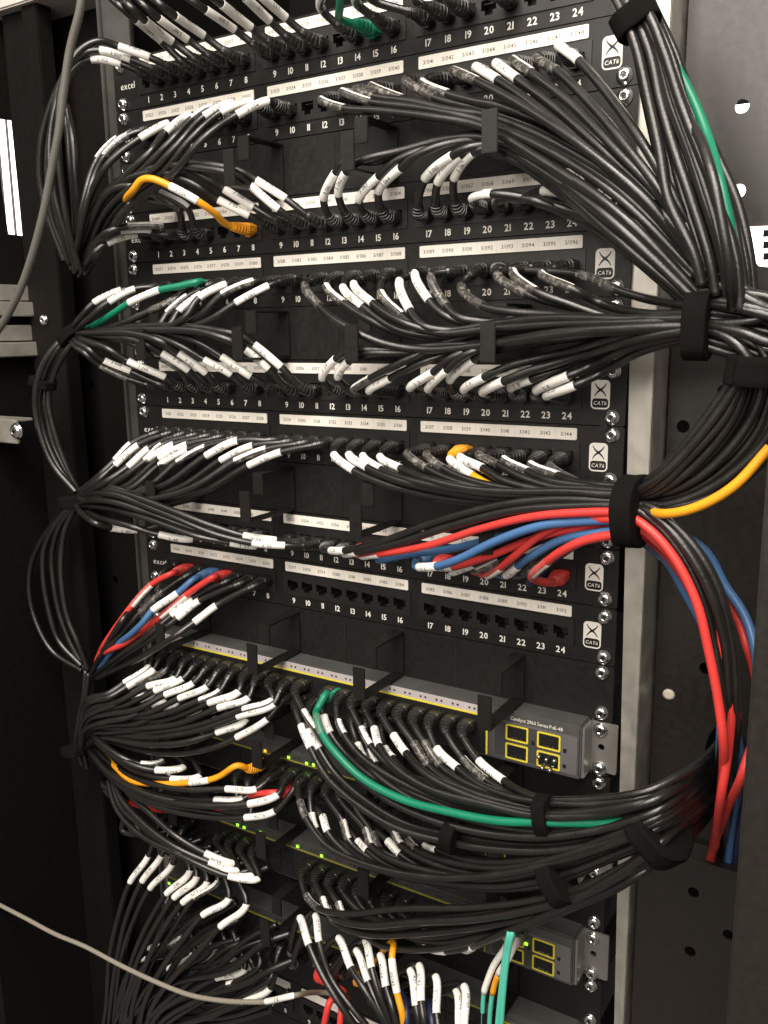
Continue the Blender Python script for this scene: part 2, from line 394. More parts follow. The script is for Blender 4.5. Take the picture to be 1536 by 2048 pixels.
def patch_panel(u, first, label, texts=True):
    z = -u * U
    t = thing('patch_bay', (0, 0, z - U), label, 'patch panel', 'rack mounted patch panels')
    mb = MB()
    sheet(mb, [rrect(-241.3, 241.3, z - U + 0.35, z - 0.35, 1.6)] + [rect(GX[g] - 1.5, GX[g] + LW + 1.5, z - 32.6, z - 13.4) for g in range(3)], -1.5, 1.5, 'panel')
    mb.box(-219, 219, -0.1, 14, z - 2.0, z - 0.9, 'panel'); mb.box(-219, 219, -0.1, 14, z - U + 0.9, z - U + 2, 'panel')
    mb.build('face_plate', t)
    for g in range(3):
        mb = MB()
        sheet(mb, [rect(GX[g] - 2.6, GX[g] + LW + 2.6, z - 33.2, z - 12.6)] + [socket_loop(GX[g] + (k+.5)*CELL, z - 23.5) for k in range(8)], -2.5, 1.3, 'block')
        mb.build('port_block', t)
        mb = MB()
        sheet(mb, [rrect(GX[g], GX[g] + LW, z - 11.1, z - 2.5, 0.9)], -2.1, 0.6, 'strip')
        for k in range(8):
            x = GX[g] + (k + .5)*CELL
            if texts: text(mb, '3/%03d' % (first + g*8 + k), 2.9, 'ink', lambda a, b: Vector((x + a, -2.16, z - 6.9 + b)), 0.006)
            if k: mb.add([(x - CELL/2 - 0.09, -2.14, z - 10.9), (x - CELL/2 + 0.09, -2.14, z - 10.9), (x - CELL/2 + 0.09, -2.14, z - 2.7), (x - CELL/2 - 0.09, -2.14, z - 2.7)], [(0, 1, 2, 3)], mat_line)
        mb.build('label_strip', t)
    for n in range(1, 25):
        o = bpy.data.objects.new('port', SOCKET); COL.objects.link(o); o.parent = t
        o.location = (Vector((port_x(n), -1.2, z - 23.5)) - Vector(t['mm'])) * MM
    for n in range(1, 25):
        if n % 8 == 1: mb = MB()
        text(mb, str(n), 5.0, 'paint', lambda a, b: Vector((port_x(n) + a, -1.62, z - 38.2 + b)), 0.02)
        if n % 8 == 0: mb.build('port_numbers', t)
    mb = MB(); text(mb, 'excel', 6.0, 'paint', lambda a, b: Vector((-224 + a, -1.62, z - 23 + b)), 0.0, 1.0); mb.build('maker_name', t)
    mb = MB(); xloop(mb, 223.5, z - 22.5, 13.6, 20.5, -1.85); mb.build('grade_badge', t)
    front_screws(t, u)
    return t
mat_line = mat('strip_division', (0.55, 0.50, 0.44), 0.5)
patch_panel(0, 1, 'topmost patch panel, cut by the top of the picture, strips 3/001 to 3/024')
patch_panel(1, 25, 'patch panel with label strips 3/025 to 3/048, above the topmost cable rings')
patch_panel(3, 49, 'patch panel with strips 3/049 to 3/072, orange plug at port 8')
patch_panel(4, 73, 'patch panel with strips 3/073 to 3/096, a green cable at its left')
patch_panel(6, 97, 'patch panel with strips 3/097 to 3/120, mostly behind cables')
patch_panel(7, 121, 'patch panel with strips 3/121 to 3/144, orange plug near port 19')
patch_panel(9, 145, 'patch panel with strips 3/145 to 3/168 behind the red and blue cables')
patch_panel(10, 169, 'patch panel with strips 3/169 to 3/192 and sixteen empty ports')
patch_panel(20, 193, 'lowest patch panel, nearly hidden by cables at the bottom', texts=False)

# ------------------------------------------------------------------ cable managers with open rings
def ring(t, x, z):
    w = 5.6
    mb = MB(); mb.box(x - w, x + w, -3.2, -1.6, z - 41, z - 3.5, 'panel', 0.4)
    mb.box(x - w, x + w, -44, -3.2, z - 5.2, z - 3.5, 'panel', 0.4); mb.box(x - w, x + w, -45.8, -44, z - 22, z - 3.5, 'panel', 0.4)
    mb.box(x - w, x + w, -62, -3.2, z - 42.7, z - 41, 'panel', 0.4); mb.box(x - w, x + w, -63.8, -62, z - 42.7, z - 16, 'panel', 0.4)
    mb.build('cable_ring', t)
def manager(u, label, rings=(-165, -55, 55, 165)):
    z = -u*U
    t = thing('cable_manager', (0, 0, z - U), label, 'cable manager', 'black cable managers with rings')
    mb = MB(); mb.box(-241.3, 241.3, -1.5, 0, z - U + 0.35, z - 0.35, 'panel', 0.3); mb.box(-219, 219, 0.1, 14, z - 2.0, z - 0.9, 'panel'); mb.build('face_plate', t)
    for x in rings: ring(t, x, z)
    for x in (-110, 0, 110): mb = MB(); mb.box(x - 0.7, x + 0.7, -1.9, -1.55, z - U + 1.5, z - 1.5, 'block'); mb.build('seam_rib', t)
    front_screws(t, u)
    return t
manager(2, 'black ring cable manager between strips 3/025 and 3/049')
manager(5, 'black ring cable manager between strips 3/073 and 3/097')
manager(8, 'black ring cable manager between strips 3/121 and 3/145')
manager(11, 'black ring cable manager above the topmost network switch')
manager(13, 'black ring cable manager just below the topmost network switch')
manager(15, 'black ring cable manager behind the orange cable, between lower switches')
manager(17, 'black ring cable manager above the lowest network switch')
for u, lab in ((19, 'plain black blanking panel below the lowest switch'), (21, 'plain black blanking panel below the lowest patch panel'), (22, 'black blanking panel at the bottom edge, upper of two'), (23, 'black blanking panel at the bottom edge, lower of two')):
    t = thing('blanking_plate', (0, 0, -u*U - U), lab, 'blanking panel')
    mb = MB(); mb.box(-241.3, 241.3, -1.5, 0, -u*U - U + 0.35, -u*U - 0.35, 'panel', 0.3); mb.build('face_plate', t); front_screws(t, u)

# ------------------------------------------------------------------ switches
SF = 22.0
def switch(u, label, leds, ambers=(), sfp_leds=(), textrow=True, module=False):
    z = -u*U + 1.0; zb = z - 43.0; y = -SF
    t = thing('network_switch', (0, 0, zb), label, 'network switch', 'rack mounted network switches')
    mb = MB(); mb.box(-222.5, 224.5, y, 260, zb, z, 'swtop', 1.4); mb.build('shell', t)
    mb = MB(); mb.box(-221, 149, y - 0.8, y - 0.05, zb + 2.5, z - 8.2, 'socket'); mb.build('port_field', t)
    mb = MB()                                              # band with indicator holes
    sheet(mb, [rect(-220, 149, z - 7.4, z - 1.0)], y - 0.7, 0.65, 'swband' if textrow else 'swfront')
    for k in range(24):
        for q in (-2.2, 2.2):
            x = -205 + k * (340/23) + q
            mb.add([(a, y - 0.78, b) for a, b in circ(x, z - 4.3, 1.0, 8)], [tuple(range(8))], 'socket')
    mb.build('indicator_band', t)
    mb = MB(); yk = 'yellow' if textrow else 'yellow_shade'
    mb.box(-221, 149, y - 1.1, y - 0.06, z - 9.0, z - 7.45, yk)
    mb.box(147.4, 149, y - 1.1, y - 0.06, zb + 2.5, z - 9.1, yk); mb.build('yellow_line', t)
    mb = MB()                                              # ports in two rows
    for k in range(24):
        for row in (z - 17, z - 30):
            x = -205 + k * (340/23)
            mb.box(x - 6, x + 6, y - 1.5, y - 0.85, row - 4.6, row + 4.6, 'block')
            mb.box(x - 4.9, x + 4.9, y - 1.62, y - 1.52, row - 3.4, row + 3.4, 'socket')
    mb.build('port_row', t)
    mb = MB(); sheet(mb, [rrect(154, 222, zb + 3.5, z - 8.6, 1.0)], y - 0.6, 0.55, 'swpanel')
    mb.add([(x_, y - 0.66, z_) for x_, z_ in rect(154.5, 209, zb + 4.2, z - 10)], [(0, 1, 2, 3)], 'swfront')
    if textrow: text(mb, 'Catalyst 2960 Series PoE-48', 3.0, 'paint', lambda a, b: Vector((189 + a, y - 0.3, z - 5.2 + b)), 0.0, 0.86)
    for x_, z_ in ((187, z - 21.5), (212.5, z - 21.5), (212.5, z - 34)): mb.box(x_ - 1.3, x_ + 1.3, y - 0.9, y - 0.67, z_ - 1.5, z_ + 1.5, 'socket')
    mb.build('module_panel', t)
    for cx in (173.7, 199.7):
        for cz in (z - 17.0, z - 32.6):
            mb = MB()
            sheet(mb, [rrect(cx - 9.4, cx + 9.4, cz - 6.6, cz + 6.6, 1.3), rrect(cx - 8.0, cx + 8.0, cz - 5.3, cz + 5.3, 0.6)], y - 1.2, 0.5, 'yellow')
            mb.box(cx - 7.6, cx + 7.6, y - 0.85, y - 0.7, cz - 4.9, cz + 4.9, 'cage')
            mb.box(cx - 6.6, cx + 6.6, y - 0.98, y - 0.87, cz - 4.0, cz + 4.1, 'socket')
            for q in (-4.5, -1.5, 2.5): mb.box(cx + q, cx + q + 2.0, y - 1.15, y - 1.0, cz - 4.2, cz - 3.5, 'contact')
            mb.build('module_port', t)
    if module:
        mb = MB(); cx, cz = 199.7, z - 32.6
        for q, r_ in ((-6.5, 2.6), (-0.5, 1.8), (5.8, 2.4), (-3.5, -5.8), (2.5, -6.2)):
            n = 10; mb.loft([[(cx + q + rr*math.cos(2*math.pi*k/n), yy, cz + r_ + rr*math.sin(2*math.pi*k/n)) for k in range(n)] for rr, yy in ((1.5, y - 1.2), (1.5, y - 5), (0.8, y - 5.6))], 'contact')
        mb.build('module_latch', t)
    for s in (-1, 1):
        mb = MB(); x0, x1 = sorted((s*224.8, s*246))
        sheet(mb, [rrect(x0, x1, zb + 1.5, z - 1.5, 1.5), circ(s*234, z - 21.5, 2.6)], -3.4, 1.8, 'earzinc')
        x2, x3 = sorted((s*224.8, s*226.6)); mb.box(x2, x3, -20, -3.5, zb + 1.5, z - 1.5, 'earzinc')
        mb.build('bracket', t)
        for off in (-6.35, -38.1): screw(t, s*233.2, -u*U + off, 3.4)
    for (px, py), k in [(l, 'led') for l in leds] + [(l, 'amber') for l in ambers] + [(l, 'led') for l in sfp_leds]:
        p = at(px, py, SF + 1.6); mb = MB(); mb.box(p.x - 1.5, p.x + 1.5, -SF - 2.0, -SF - 1.0, p.z - 1.3, p.z + 1.3, k, 0.3); mb.build('status_light', t)
    return t
switch(12, 'topmost grey network switch with yellow framed module ports and its name readable', [(309, 1303)], module=True)
switch(14, 'second network switch from the top behind the green cable, with green lights', [(577, 1515), (613, 1527), (627, 1530)], [(530, 1502)], textrow=False)
switch(16, 'network switch with the aqua fibre cables in its module ports', [(410, 1626), (475, 1650), (488, 1655), (520, 1665), (595, 1693), (643, 1712)], sfp_leds=[(1052, 1888)], textrow=False)
switch(18, 'lowest network switch, behind the white sleeved cables at the bottom', [(338, 1767)], textrow=False)

# ------------------------------------------------------------------ cables
def smooth_path(P, step=3.6):
    """centripetal Catmull-Rom through P; returns points and the arc length at each control point"""
    n = len(P); Q = [P[0]*2 - P[1]] + P + [P[-1]*2 - P[-2]]
    out = [P[0].copy()]; ctrl = [0.0]; L = 0.0
    for i in range(1, n):
        p0, p1, p2, p3 = Q[i-1], Q[i], Q[i+1], Q[i+2]
        t0 = 0; t1 = t0 + max((p1-p0).length, 1e-3)**.5; t2 = t1 + max((p2-p1).length, 1e-3)**.5; t3 = t2 + max((p3-p2).length, 1e-3)**.5
        m = max(2, int((p2-p1).length / step) + 1)
        for k in range(1, m + 1):
            t_ = t1 + (t2-t1)*k/m
            a1 = p0*((t1-t_)/(t1-t0)) + p1*((t_-t0)/(t1-t0)); a2 = p1*((t2-t_)/(t2-t1)) + p2*((t_-t1)/(t2-t1)); a3 = p2*((t3-t_)/(t3-t2)) + p3*((t_-t2)/(t3-t2))
            b1 = a1*((t2-t_)/(t2-t0)) + a2*((t_-t0)/(t2-t0)); b2 = a2*((t3-t_)/(t3-t1)) + a3*((t_-t1)/(t3-t1))
            c = b1*((t2-t_)/(t2-t1)) + b2*((t_-t1)/(t2-t1))
            L += (c - out[-1]).length; out.append(c)
        ctrl.append(L)
    return out, ctrl
class Path:
    def __init__(s, P, step=3.6):
        s.p, s.ctrl = smooth_path(P, step); s.s = [0.0]
        for a, b in zip(s.p, s.p[1:]): s.s.append(s.s[-1] + (b-a).length)
        s.t = []
        n = len(s.p)
        for i in range(n): s.t.append((s.p[min(n-1, i+1)] - s.p[max(0, i-1)]).normalized())
        ref = Vector((0, 0, 1)); 
        if abs(s.t[0].dot(ref)) > 0.95: ref = Vector((1, 0, 0))
        s.nr = [(ref - s.t[0]*ref.dot(s.t[0])).normalized()]
        for i in range(1, n):
            v = s.nr[-1] - s.t[i]*s.nr[-1].dot(s.t[i]); s.nr.append(v.normalized())
    def at(s, L):
        L = max(0, min(s.s[-1], L)); i = 1
        lo, hi = 0, len(s.s) - 1
        while hi - lo > 1:
            md = (lo + hi)//2
            if s.s[md] <= L: lo = md
            else: hi = md
        f = (L - s.s[lo]) / max(1e-9, s.s[hi] - s.s[lo])
        return s.p[lo].lerp(s.p[hi], f), s.t[lo].lerp(s.t[hi], f).normalized(), s.nr[lo].lerp(s.nr[hi], f).normalized()
    def ring(s, L, rx, rz, n, sq=1.0):
        p, t, u = s.at(L); v = t.cross(u)                  # u is 'up' at the plug, v is sideways
        out = []
        for k in range(n):
            a = 2*math.pi*(k + .5)/n; c, d = math.cos(a), math.sin(a)
            if sq != 1.0: c = math.copysign(abs(c)**sq, c); d = math.copysign(abs(d)**sq, d)
            out.append(p + v*(c*rx) + u*(d*rz))
        return out

REF = Vector((0.55, -0.80, 0.22)).normalized()             # how the printed side of a wrapped label was turned when it was stuck on
def sleeve_mesh(pa, s0, s1, R, kind, word, sleeve_key='white'):
    mb = MB(); n = 16; steps = max(4, int((s1 - s0)/3))
    if s1 < s0: s0, s1 = s1, s0
    p, t, u = pa.at((s0+s1)/2); v = t.cross(u)
    f = (REF - t*REF.dot(t)).normalized(); a0 = math.atan2(f.dot(u), f.dot(v))
    off, half = {'w': (0.0, 2.35), 'h': (1.25, 1.15), 'c': (1.95, 0.62), 'g': (-1.2, 1.2)}[kind]
    off += random.uniform(-0.25, 0.25)
    if kind == 'w': half = random.uniform(1.55, 2.5); off = random.uniform(-0.2, 0.6)
    if t.x < 0: off = -off
    def keyf(a, k):
        ang = 2*math.pi*(k + 1.0)/n - a0 - off
        ang = (ang + math.pi) % (2*math.pi) - math.pi
        return 'white' if abs(ang) < half else 'clear'
    R2 = R + 0.38
    rings = [pa.ring(s0, R*1.01, R*1.01, n), pa.ring(s0 + 0.05, R2*0.97, R2*0.97, n), pa.ring(s0 + 0.5, R2, R2, n)]
    rings += [pa.ring(s0 + (s1-s0)*k/steps, R2, R2, n) for k in range(1, steps)]
    rings += [pa.ring(s1 - 0.5, R2, R2, n), pa.ring(s1 - 0.05, R2*0.97, R2*0.97, n), pa.ring(s1, R*1.01, R*1.01, n)]
    mb.loft(rings, 'white', True, False, keyf)
    if word and kind in ('w', 'h', 'g'):
        sm = (s0 + s1)/2 + random.uniform(-2, 2); sg = 1 if t.x > 0 else -1; tilt = random.choice((-0.6, -0.4, 0.3, 0.5)) if kind == 'w' else 0
        def place(a, b):
            q, tt, uu = pa.at(sm + sg*a); vv = tt.cross(uu)
            ff = a0 + off*(1 if kind != 'w' else 0) + tilt - sg*b/R2*-1
            return q + (vv*math.cos(ff) + uu*math.sin(ff))*(R2 + 0.07)
        text(mb, word, 3.1, 'ink2', place, 0.004)
    return mb
def boot_mesh(pa, key, s0=6.0, ln=27.0, R=2.9):
    mb = MB(); n = 12
    prof = [(s0, 5.7, 3.9, .5), (s0 + 5.5, 5.8, 4.0, .5), (s0 + 5.6, 6.2, 4.9, .55), (s0 + 12, 6.2, 5.0, .6)]
    s = s0 + 12; k = 0; end = s0 + ln
    while s < end - 2:
        f = (s - s0 - 12)/(ln - 12); rx = 5.9*(1-f) + (R + 0.8)*f; rz = 4.9*(1-f) + (R + 0.8)*f
        prof += [(s + .4, rx, rz, .7 + .3*f), (s + 1.7, rx, rz, .7 + .3*f), (s + 1.9, rx*.86, rz*.86, .7 + .3*f), (s + 2.6, rx*.86, rz*.86, .7 + .3*f)]
        s += 2.7
    prof += [(end, R + 0.5, R + 0.5, 1.0)]
    mb.loft([pa.ring(L, rx, rz, n, q) for L, rx, rz, q in prof], key, False)
    p, t, u = pa.at(s0 + 6); v = t.cross(u)                # latch cover on the upper side
    vs = []
    for L, hw, h0, h1 in ((s0 + 1, 2.4, 3.6, 4.6), (s0 + 9, 2.4, 4.4, 6.3)):
        p, t, u = pa.at(L); v = t.cross(u); vs += [p + v*hw - u*h0, p - v*hw - u*h0, p - v*hw - u*h1, p + v*hw - u*h1]
    mb.add(vs, [(0, 1, 2, 3), (7, 6, 5, 4), (0, 4, 5, 1), (1, 5, 6, 2), (2, 6, 7, 3), (3, 7, 4, 0)], key)
    return mb

COLN = {'K': 'black', 'R': 'red', 'B': 'blue', 'N': 'navy blue', 'G': 'green', 'O': 'orange', 'A': 'aqua'}
ORD = 'first second third fourth fifth sixth seventh eighth ninth tenth eleventh twelfth thirteenth fourteenth fifteenth sixteenth seventeenth eighteenth nineteenth twentieth'.split() + ['twenty-' + q for q in 'first second third fourth fifth sixth seventh eighth ninth'.split()] + ['thirtieth']
def interp(prof, f):
    x = f*(len(prof)-1); i = min(len(prof)-2, int(x)); return prof[i] + (prof[i+1]-prof[i])*(x-i)
def cable(color, P, label, group, sleeve=None, kind='w', word=None, boot=True, R=2.95, name='patch_cable', key=None, cat='cable', boot_s=6.0):
    R *= random.uniform(0.94, 1.05); pa = Path(P); mb = MB()
    idx = [0]; last = 0.0
    rings = []; n = 10
    s = 0.0
    while s < pa.s[-1]: rings.append(pa.ring(s, R, R, n)); s += 3.6
    rings.append(pa.ring(pa.s[-1], R, R, n))
    mb.loft(rings, key or color)
    o = mb.build(name, None, P[0]); tag(o, label, cat, group)
    if boot: boot_mesh(pa, key or color, boot_s, 27.0, R).build('plug_boot', o)
    for sl in (sleeve or []):
        i, kd = sl
        sleeve_mesh(pa, pa.ctrl[i], pa.ctrl[i+1], R, kd, word).build('label_sleeve', o)
    return o

def start_points(u, tok):
    """two points leaving a socket; tok = port number, or switch column + row letter (7a = column 7, upper row)"""
    if u in (12, 14, 16, 18):
        row = tok[-1]; k = float(tok[:-1]); x = -205 + (k - 1)*(340/23); z = -u*U + 1 - (17 if row == 'a' else 30)
        return [Vector((x, -16, z)), Vector((x, -40, z - 0.5))]
    x = port_x(int(tok)); z = -u*U - 23.5
    return [Vector((x, 6, z)), Vector((x, -18, z - 0.3))]
def bundle(u, lines, prof, phrase, jit=2.6, djit=5.0, sort='x'):
    rows = []
    for ln in lines.strip().splitlines():
        tk = ln.split()
        if tk: rows.append(tk)
    parsed = []
    for tk in rows:
        col, tok = tk[0][0], tk[0][1:]
        dadd = 0.0
        if '+' in tok: tok, v_ = tok.split('+'); dadd = float(v_)
        elif '-' in tok: tok, v_ = tok.split('-'); dadd = -float(v_)
        free = tok.startswith('@')
        P = [] if free else start_points(u, tok)
        nb = len(P); sl = []
        pts = tk[1:]; dj = random.uniform(-djit, djit)
        for i, p in enumerate(pts):
            kd = None
            if p[0] in 'whcg': kd, p = p[0], p[1:]
            q = [float(a) for a in p.split(',')]
            f = i/(len(pts)-1)
            d = q[2] if len(q) > 2 else interp(prof, f) + (dj + dadd)*min(1, i/2)
            jx = random.uniform(-jit, jit) if i > 2 else 0; jy = random.uniform(-jit, jit) if i > 2 else 0
            P.append(at(q[0] + jx, q[1] + jy, d))
            if kd: sl.append((nb + i, kd))
        q = pts[0].lstrip('whcg').split(',')
        parsed.append((col, tok, P, sl, (float(q[0]), float(q[1])), nb))
    cnt = {}
    order = sorted(range(len(parsed)), key=lambda i: parsed[i][4][0])
    for i in order:
        col = parsed[i][0]; cnt.setdefault(col, []).append(i)
    for i, (col, tok, P, sl, q, nb) in enumerate(parsed):
        same = cnt[col]; k = same.index(i)
        sd = {'w': 'white sleeve', 'h': 'half clear sleeve', 'g': 'half clear sleeve', 'c': 'clear sleeve'}[sl[0][1]] if sl else None
        lab = COLN[col] + ' cable' + (' with ' + sd if sd else '')
        if len(same) > 1: lab += ', ' + ORD[k] + ' from left ' + phrase
        else: lab += ', the only ' + COLN[col] + ' one ' + phrase
        word = None
        if tok.isdigit():
            word = '3/%03d' % ({0: 0, 1: 24, 3: 48, 4: 72, 6: 96, 7: 120, 9: 144, 10: 168}[u] + int(tok))
        elif sl: word = '%02dF%d' % (random.randint(1, 48), random.randint(10, 99))
        cable(col, P, lab, COLN[col] + ' patch cables', sl, 'w', word, boot=(nb > 0), boot_s=(4.0 if u >= 12 else 6.0))

bundle(0, '''
K2 w243,128 181,119 150,135 120,185 100,265 100,350 118,450 140,530
K3 w262,119 200,101 165,108 135,145 112,205 102,290 110,390 135,480 152,540
K4 w300,115 237,93 200,82 160,100 132,150 118,230 120,330 138,450 157,540
K5 h322,82 272,40 240,12 200,-25
K6 w345,84 290,41 262,15 225,-25
K7 w376,80 318,37 285,8 250,-30
K8 w408,72 350,32 320,8 285,-28
K9 w470,60 412,20 375,-5 330,-40
K10 w503,56 443,8 410,-20 375,-50
K11 w540,42 490,-6 460,-35 430,-60
K12 w572,36 520,-10 490,-40 455,-70
K14 w644,20 652,-25 660,-60 672,-100
G15 684,40 680,10 682,-40 690,-90
K16 w716,10 724,-30 735,-70 750,-110
K17 w745,0 755,-40 770,-80 790,-120
K18 835,5 845,-30 860,-70
K19 880,-5 895,-40 915,-80
K21 955,-10 975,-50 1000,-90
''', [34, 48, 62, 75, 80, 80, 70, 55], 'on the 3/001 panel')
bundle(1, '''
K1 h235,277 195,318 170,390 155,470 145,540
K2 h257,271 209,313 180,380 160,470 150,540
K4 w336,247 280,277 215,330 170,420 152,545
K6 w382,230 332,264 300,305 250,350 185,430 155,545
K7 h420,217 384,238 340,285 290,335 200,420 157,545
K8 w465,207 408,233 355,290 300,345 215,420 160,548
K9 w505,203 442,225 385,275 325,345 235,420 165,550
K10 w537,202 474,230 410,275 340,350 250,425 170,550
''', [31, 42, 62, 66, 60, 40], 'under the 3/025 strip')
bundle(1, '''
K13 h642,200 688,217 760,222 860,236 965,252 1100,330 1230,420 1390,560
K14 h684,184 742,204 830,215 900,230 968,244 1110,310 1250,410 1395,550
K15 c712,178 748,193 830,205 905,222 972,238 1120,300 1260,400 1400,545
K16 h742,172 803,197 860,212 915,222 975,232 1120,290 1270,390 1400,540
K17 c811,161 868,195 910,208 975,222 1100,270 1240,370 1340,450 1400,540
K18 h845,165 895,188 950,203 1010,215 1120,265 1250,365 1350,455 1405,535
''', [30, 38, 44, 48, 50, 72, 88, 84], 'through the ring under 3/041', djit=4)
bundle(1, '''
K19 h906,142 953,162 1050,215 1160,288 1300,405 1390,520
K20 w952,134 995,160 1070,213 1180,305 1310,425 1395,530
K21 w992,127 1034,158 1110,215 1210,308 1310,402 1400,525
K22 h1026,120 1062,145 1150,215 1240,310 1325,400 1400,515
K23 c1071,117 1113,141 1188,215 1268,312 1335,400 1405,510
K24 w1117,92 1158,122 1225,200 1290,292 1345,390 1405,500
''', [32, 40, 52, 66, 80, 90, 88, 80], 'below strips 3/033 and 3/041', djit=7)
bundle(3, '''
K4 c357,420 300,386 268,372 220,385 170,470 148,545
K5 h374,415 318,385 275,365 225,375 172,460 150,545
K9 w498,431 436,399 400,375 350,352 290,345 215,385 165,470 152,548
K10 w508,415 448,378 420,360 370,335 300,333 225,375 168,465 155,548
K11 w557,419 500,371 470,350 400,338 330,333 250,362 175,455 158,548
K12 w572,398 512,360 480,342 430,328 360,328 280,350 190,440 160,548
O8+14 450,447 430,427 w395,402 342,375 302,358 282,360 265,380 240,415,50 215,442,40 195,470,22
K1 h322,453 257,453 220,462 185,492 158,545
K2 w300,460 240,462 210,475 180,505 160,550
K3 w275,468 213,487 190,505 165,548
''', [33, 42, 52, 60, 62, 60, 45, 35], 'beside the 3/049 strip')
bundle(3, '''
K13 w647,398 671,346 690,325 760,322 860,290 968,272 1110,345 1240,440 1390,590
K14 w677,390 692,345 720,322 800,300 890,278 970,276 1120,345 1250,440 1395,585
K15 w718,401 756,354 800,318 880,288 972,280 1110,350 1240,450 1390,595
K16 w757,384 801,337 845,305 910,286 975,284 1110,360 1240,460 1390,600
K17 w850,358 905,312 935,296 985,290 1090,340 1220,440 1390,600
K18 w876,366 922,311 945,298 1000,298 1110,370 1240,480 1390,605
K19 w908,358 946,306 975,298 1030,320 1130,395 1260,500 1395,605
K20 w945,398 984,388 1060,398 1160,430 1270,505 1385,605
K21 1010,398 1070,402 1160,440 1260,510 1380,610
K22 w1086,382 1157,396 1215,420 1295,482 1390,580
K23 h1105,345 1142,372 1215,430 1300,500 1395,590
''', [36, 46, 52, 46, 42, 46, 74, 90, 84], 'leaving the ports after 3/060')
bundle(4, '''
K1 w243,580 188,606 165,630 140,668
K2 w270,578 218,604 180,635 145,670
G5 400,563 360,572 w320,580 258,605 225,625 180,655 140,668
K4 c357,593 300,622 250,645 195,664 148,672
K6 h376,592 335,627 320,650 250,668 150,673
K7 w403,588 357,623 340,650 270,668 155,674
K8 w452,569 398,596 370,635 290,668 160,675
K9 h507,563 445,589 400,632 310,668 165,676
K10 w537,572 472,606 420,640 330,668 170,676
''', [33, 44, 52, 56, 50, 40], 'under the 3/073 strip')
bundle(4, '''
K12 c609,570 640,613 690,652 770,690 860,700 968,692 1100,672 1250,655 1395,650
K13 h652,572 686,606 750,645 830,676 968,680 1110,665 1250,652 1395,648
K14 w686,574 726,613 790,656 870,674 968,670 1100,655 1250,648 1395,645
K15 w708,567 745,606 800,642 880,664 968,660 1110,650 1250,648 1395,642
K16 h761,585 804,631 835,652 905,664 970,652 1100,642 1250,642 1395,640
K17 w800,561 820,621 848,652 905,662 980,648 1100,636 1250,640 1395,640
K18 w831,546 858,601 892,632 950,648 1020,643 1130,640 1260,645 1395,642
K19 c863,551 893,612 922,636 975,644 1050,636 1150,636 1270,645 1395,645
K20 c922,571 965,612 1010,622 1100,628 1250,640 1395,640
K22 c995,550 1053,587 1110,606 1210,630 1300,638 1400,634
K23 h1027,543 1070,582 1130,605 1230,640 1310,642 1400,636
K24 h1083,547 1145,578 1200,605 1290,626 1400,628
K21 c1156,549 1232,579 1295,598 1400,612
''', [32, 42, 52, 48, 44, 50, 70, 86, 90], 'below strips 3/081 and 3/089', djit=8)
bundle(6, '''
K1 c255,757 200,731 172,708 150,690 138,672
K2 w262,743 208,721 180,700 155,685 142,672
K3 w330,754 256,722 215,697 175,680 145,670
K4 h358,739 302,706 250,682 190,672 147,669
K5 w377,741 323,706 285,685 205,670 150,668
K6 w412,746 357,706 320,682 265,668 185,665 150,666
K8 w462,749 408,719 362,692 300,670 205,662 152,665
K9 w502,753 443,713 400,686 335,668 235,662 155,664
K10 w537,738 490,698 462,682 400,664 310,658 200,660 155,664
K11 w562,734 508,689 478,671 420,658 340,654 220,656 156,663
''', [34, 44, 54, 60, 58, 52, 42], 'over the 3/097 strip')
bundle(6, '''
K13 w645,757 672,718 702,702 780,702 880,690 968,688 1100,668 1250,656 1395,655
K14 w676,755 697,723 725,708 800,704 890,696 968,696 1110,672 1250,660 1395,657
K15 h708,780 740,757 800,727 880,690 968,662 1100,640 1250,645 1395,650
K16 w738,782 780,757 840,728 905,702 968,682 1100,655 1250,650 1395,652
K17 w820,776 866,745 905,715 968,690 1090,668 1240,655 1395,655
K18 w856,779 893,741 935,708 985,690 1100,672 1250,660 1395,658
K19 w900,761 947,720 975,704 1060,690 1160,672 1280,660 1395,660
K20 w928,780 968,755 1020,732 1130,702 1255,672 1395,656
K21 w966,785 1007,763 1060,742 1160,712 1265,682 1395,660
K22 w1022,776 1062,758 1130,735 1230,700 1310,678 1395,662
K23 w1073,781 1137,752 1185,730 1265,696 1395,664
K24 w1093,792 1150,771 1205,745 1285,705 1395,668
''', [36, 46, 54, 50, 46, 52, 74, 92, 92], 'above ports 3/109 to 3/120', djit=7)
bundle(7, '''
K1 h262,888 230,921 200,950 160,985
K2 w277,890 230,931 200,958 165,987
K3 w298,897 256,934 215,962 168,988
K4 h324,890 290,922 230,965 170,988
K5 w348,889 296,918 235,970 170,990
K6 w375,889 319,917 255,970 205,985 160,992
K7 w376,899 319,930 265,975 210,988 160,993
K8 h411,894 355,925 290,978 220,992 162,994
K9 w476,881 412,912 330,970 240,994 160,995
K10 w506,891 441,921 360,975 260,998 160,996
K11 h533,898 470,923 380,978 270,1002 160,997
K12 w563,904 497,931 400,985 285,1006 160,998
''', [32, 42, 56, 60, 50], 'under the 3/121 strip')
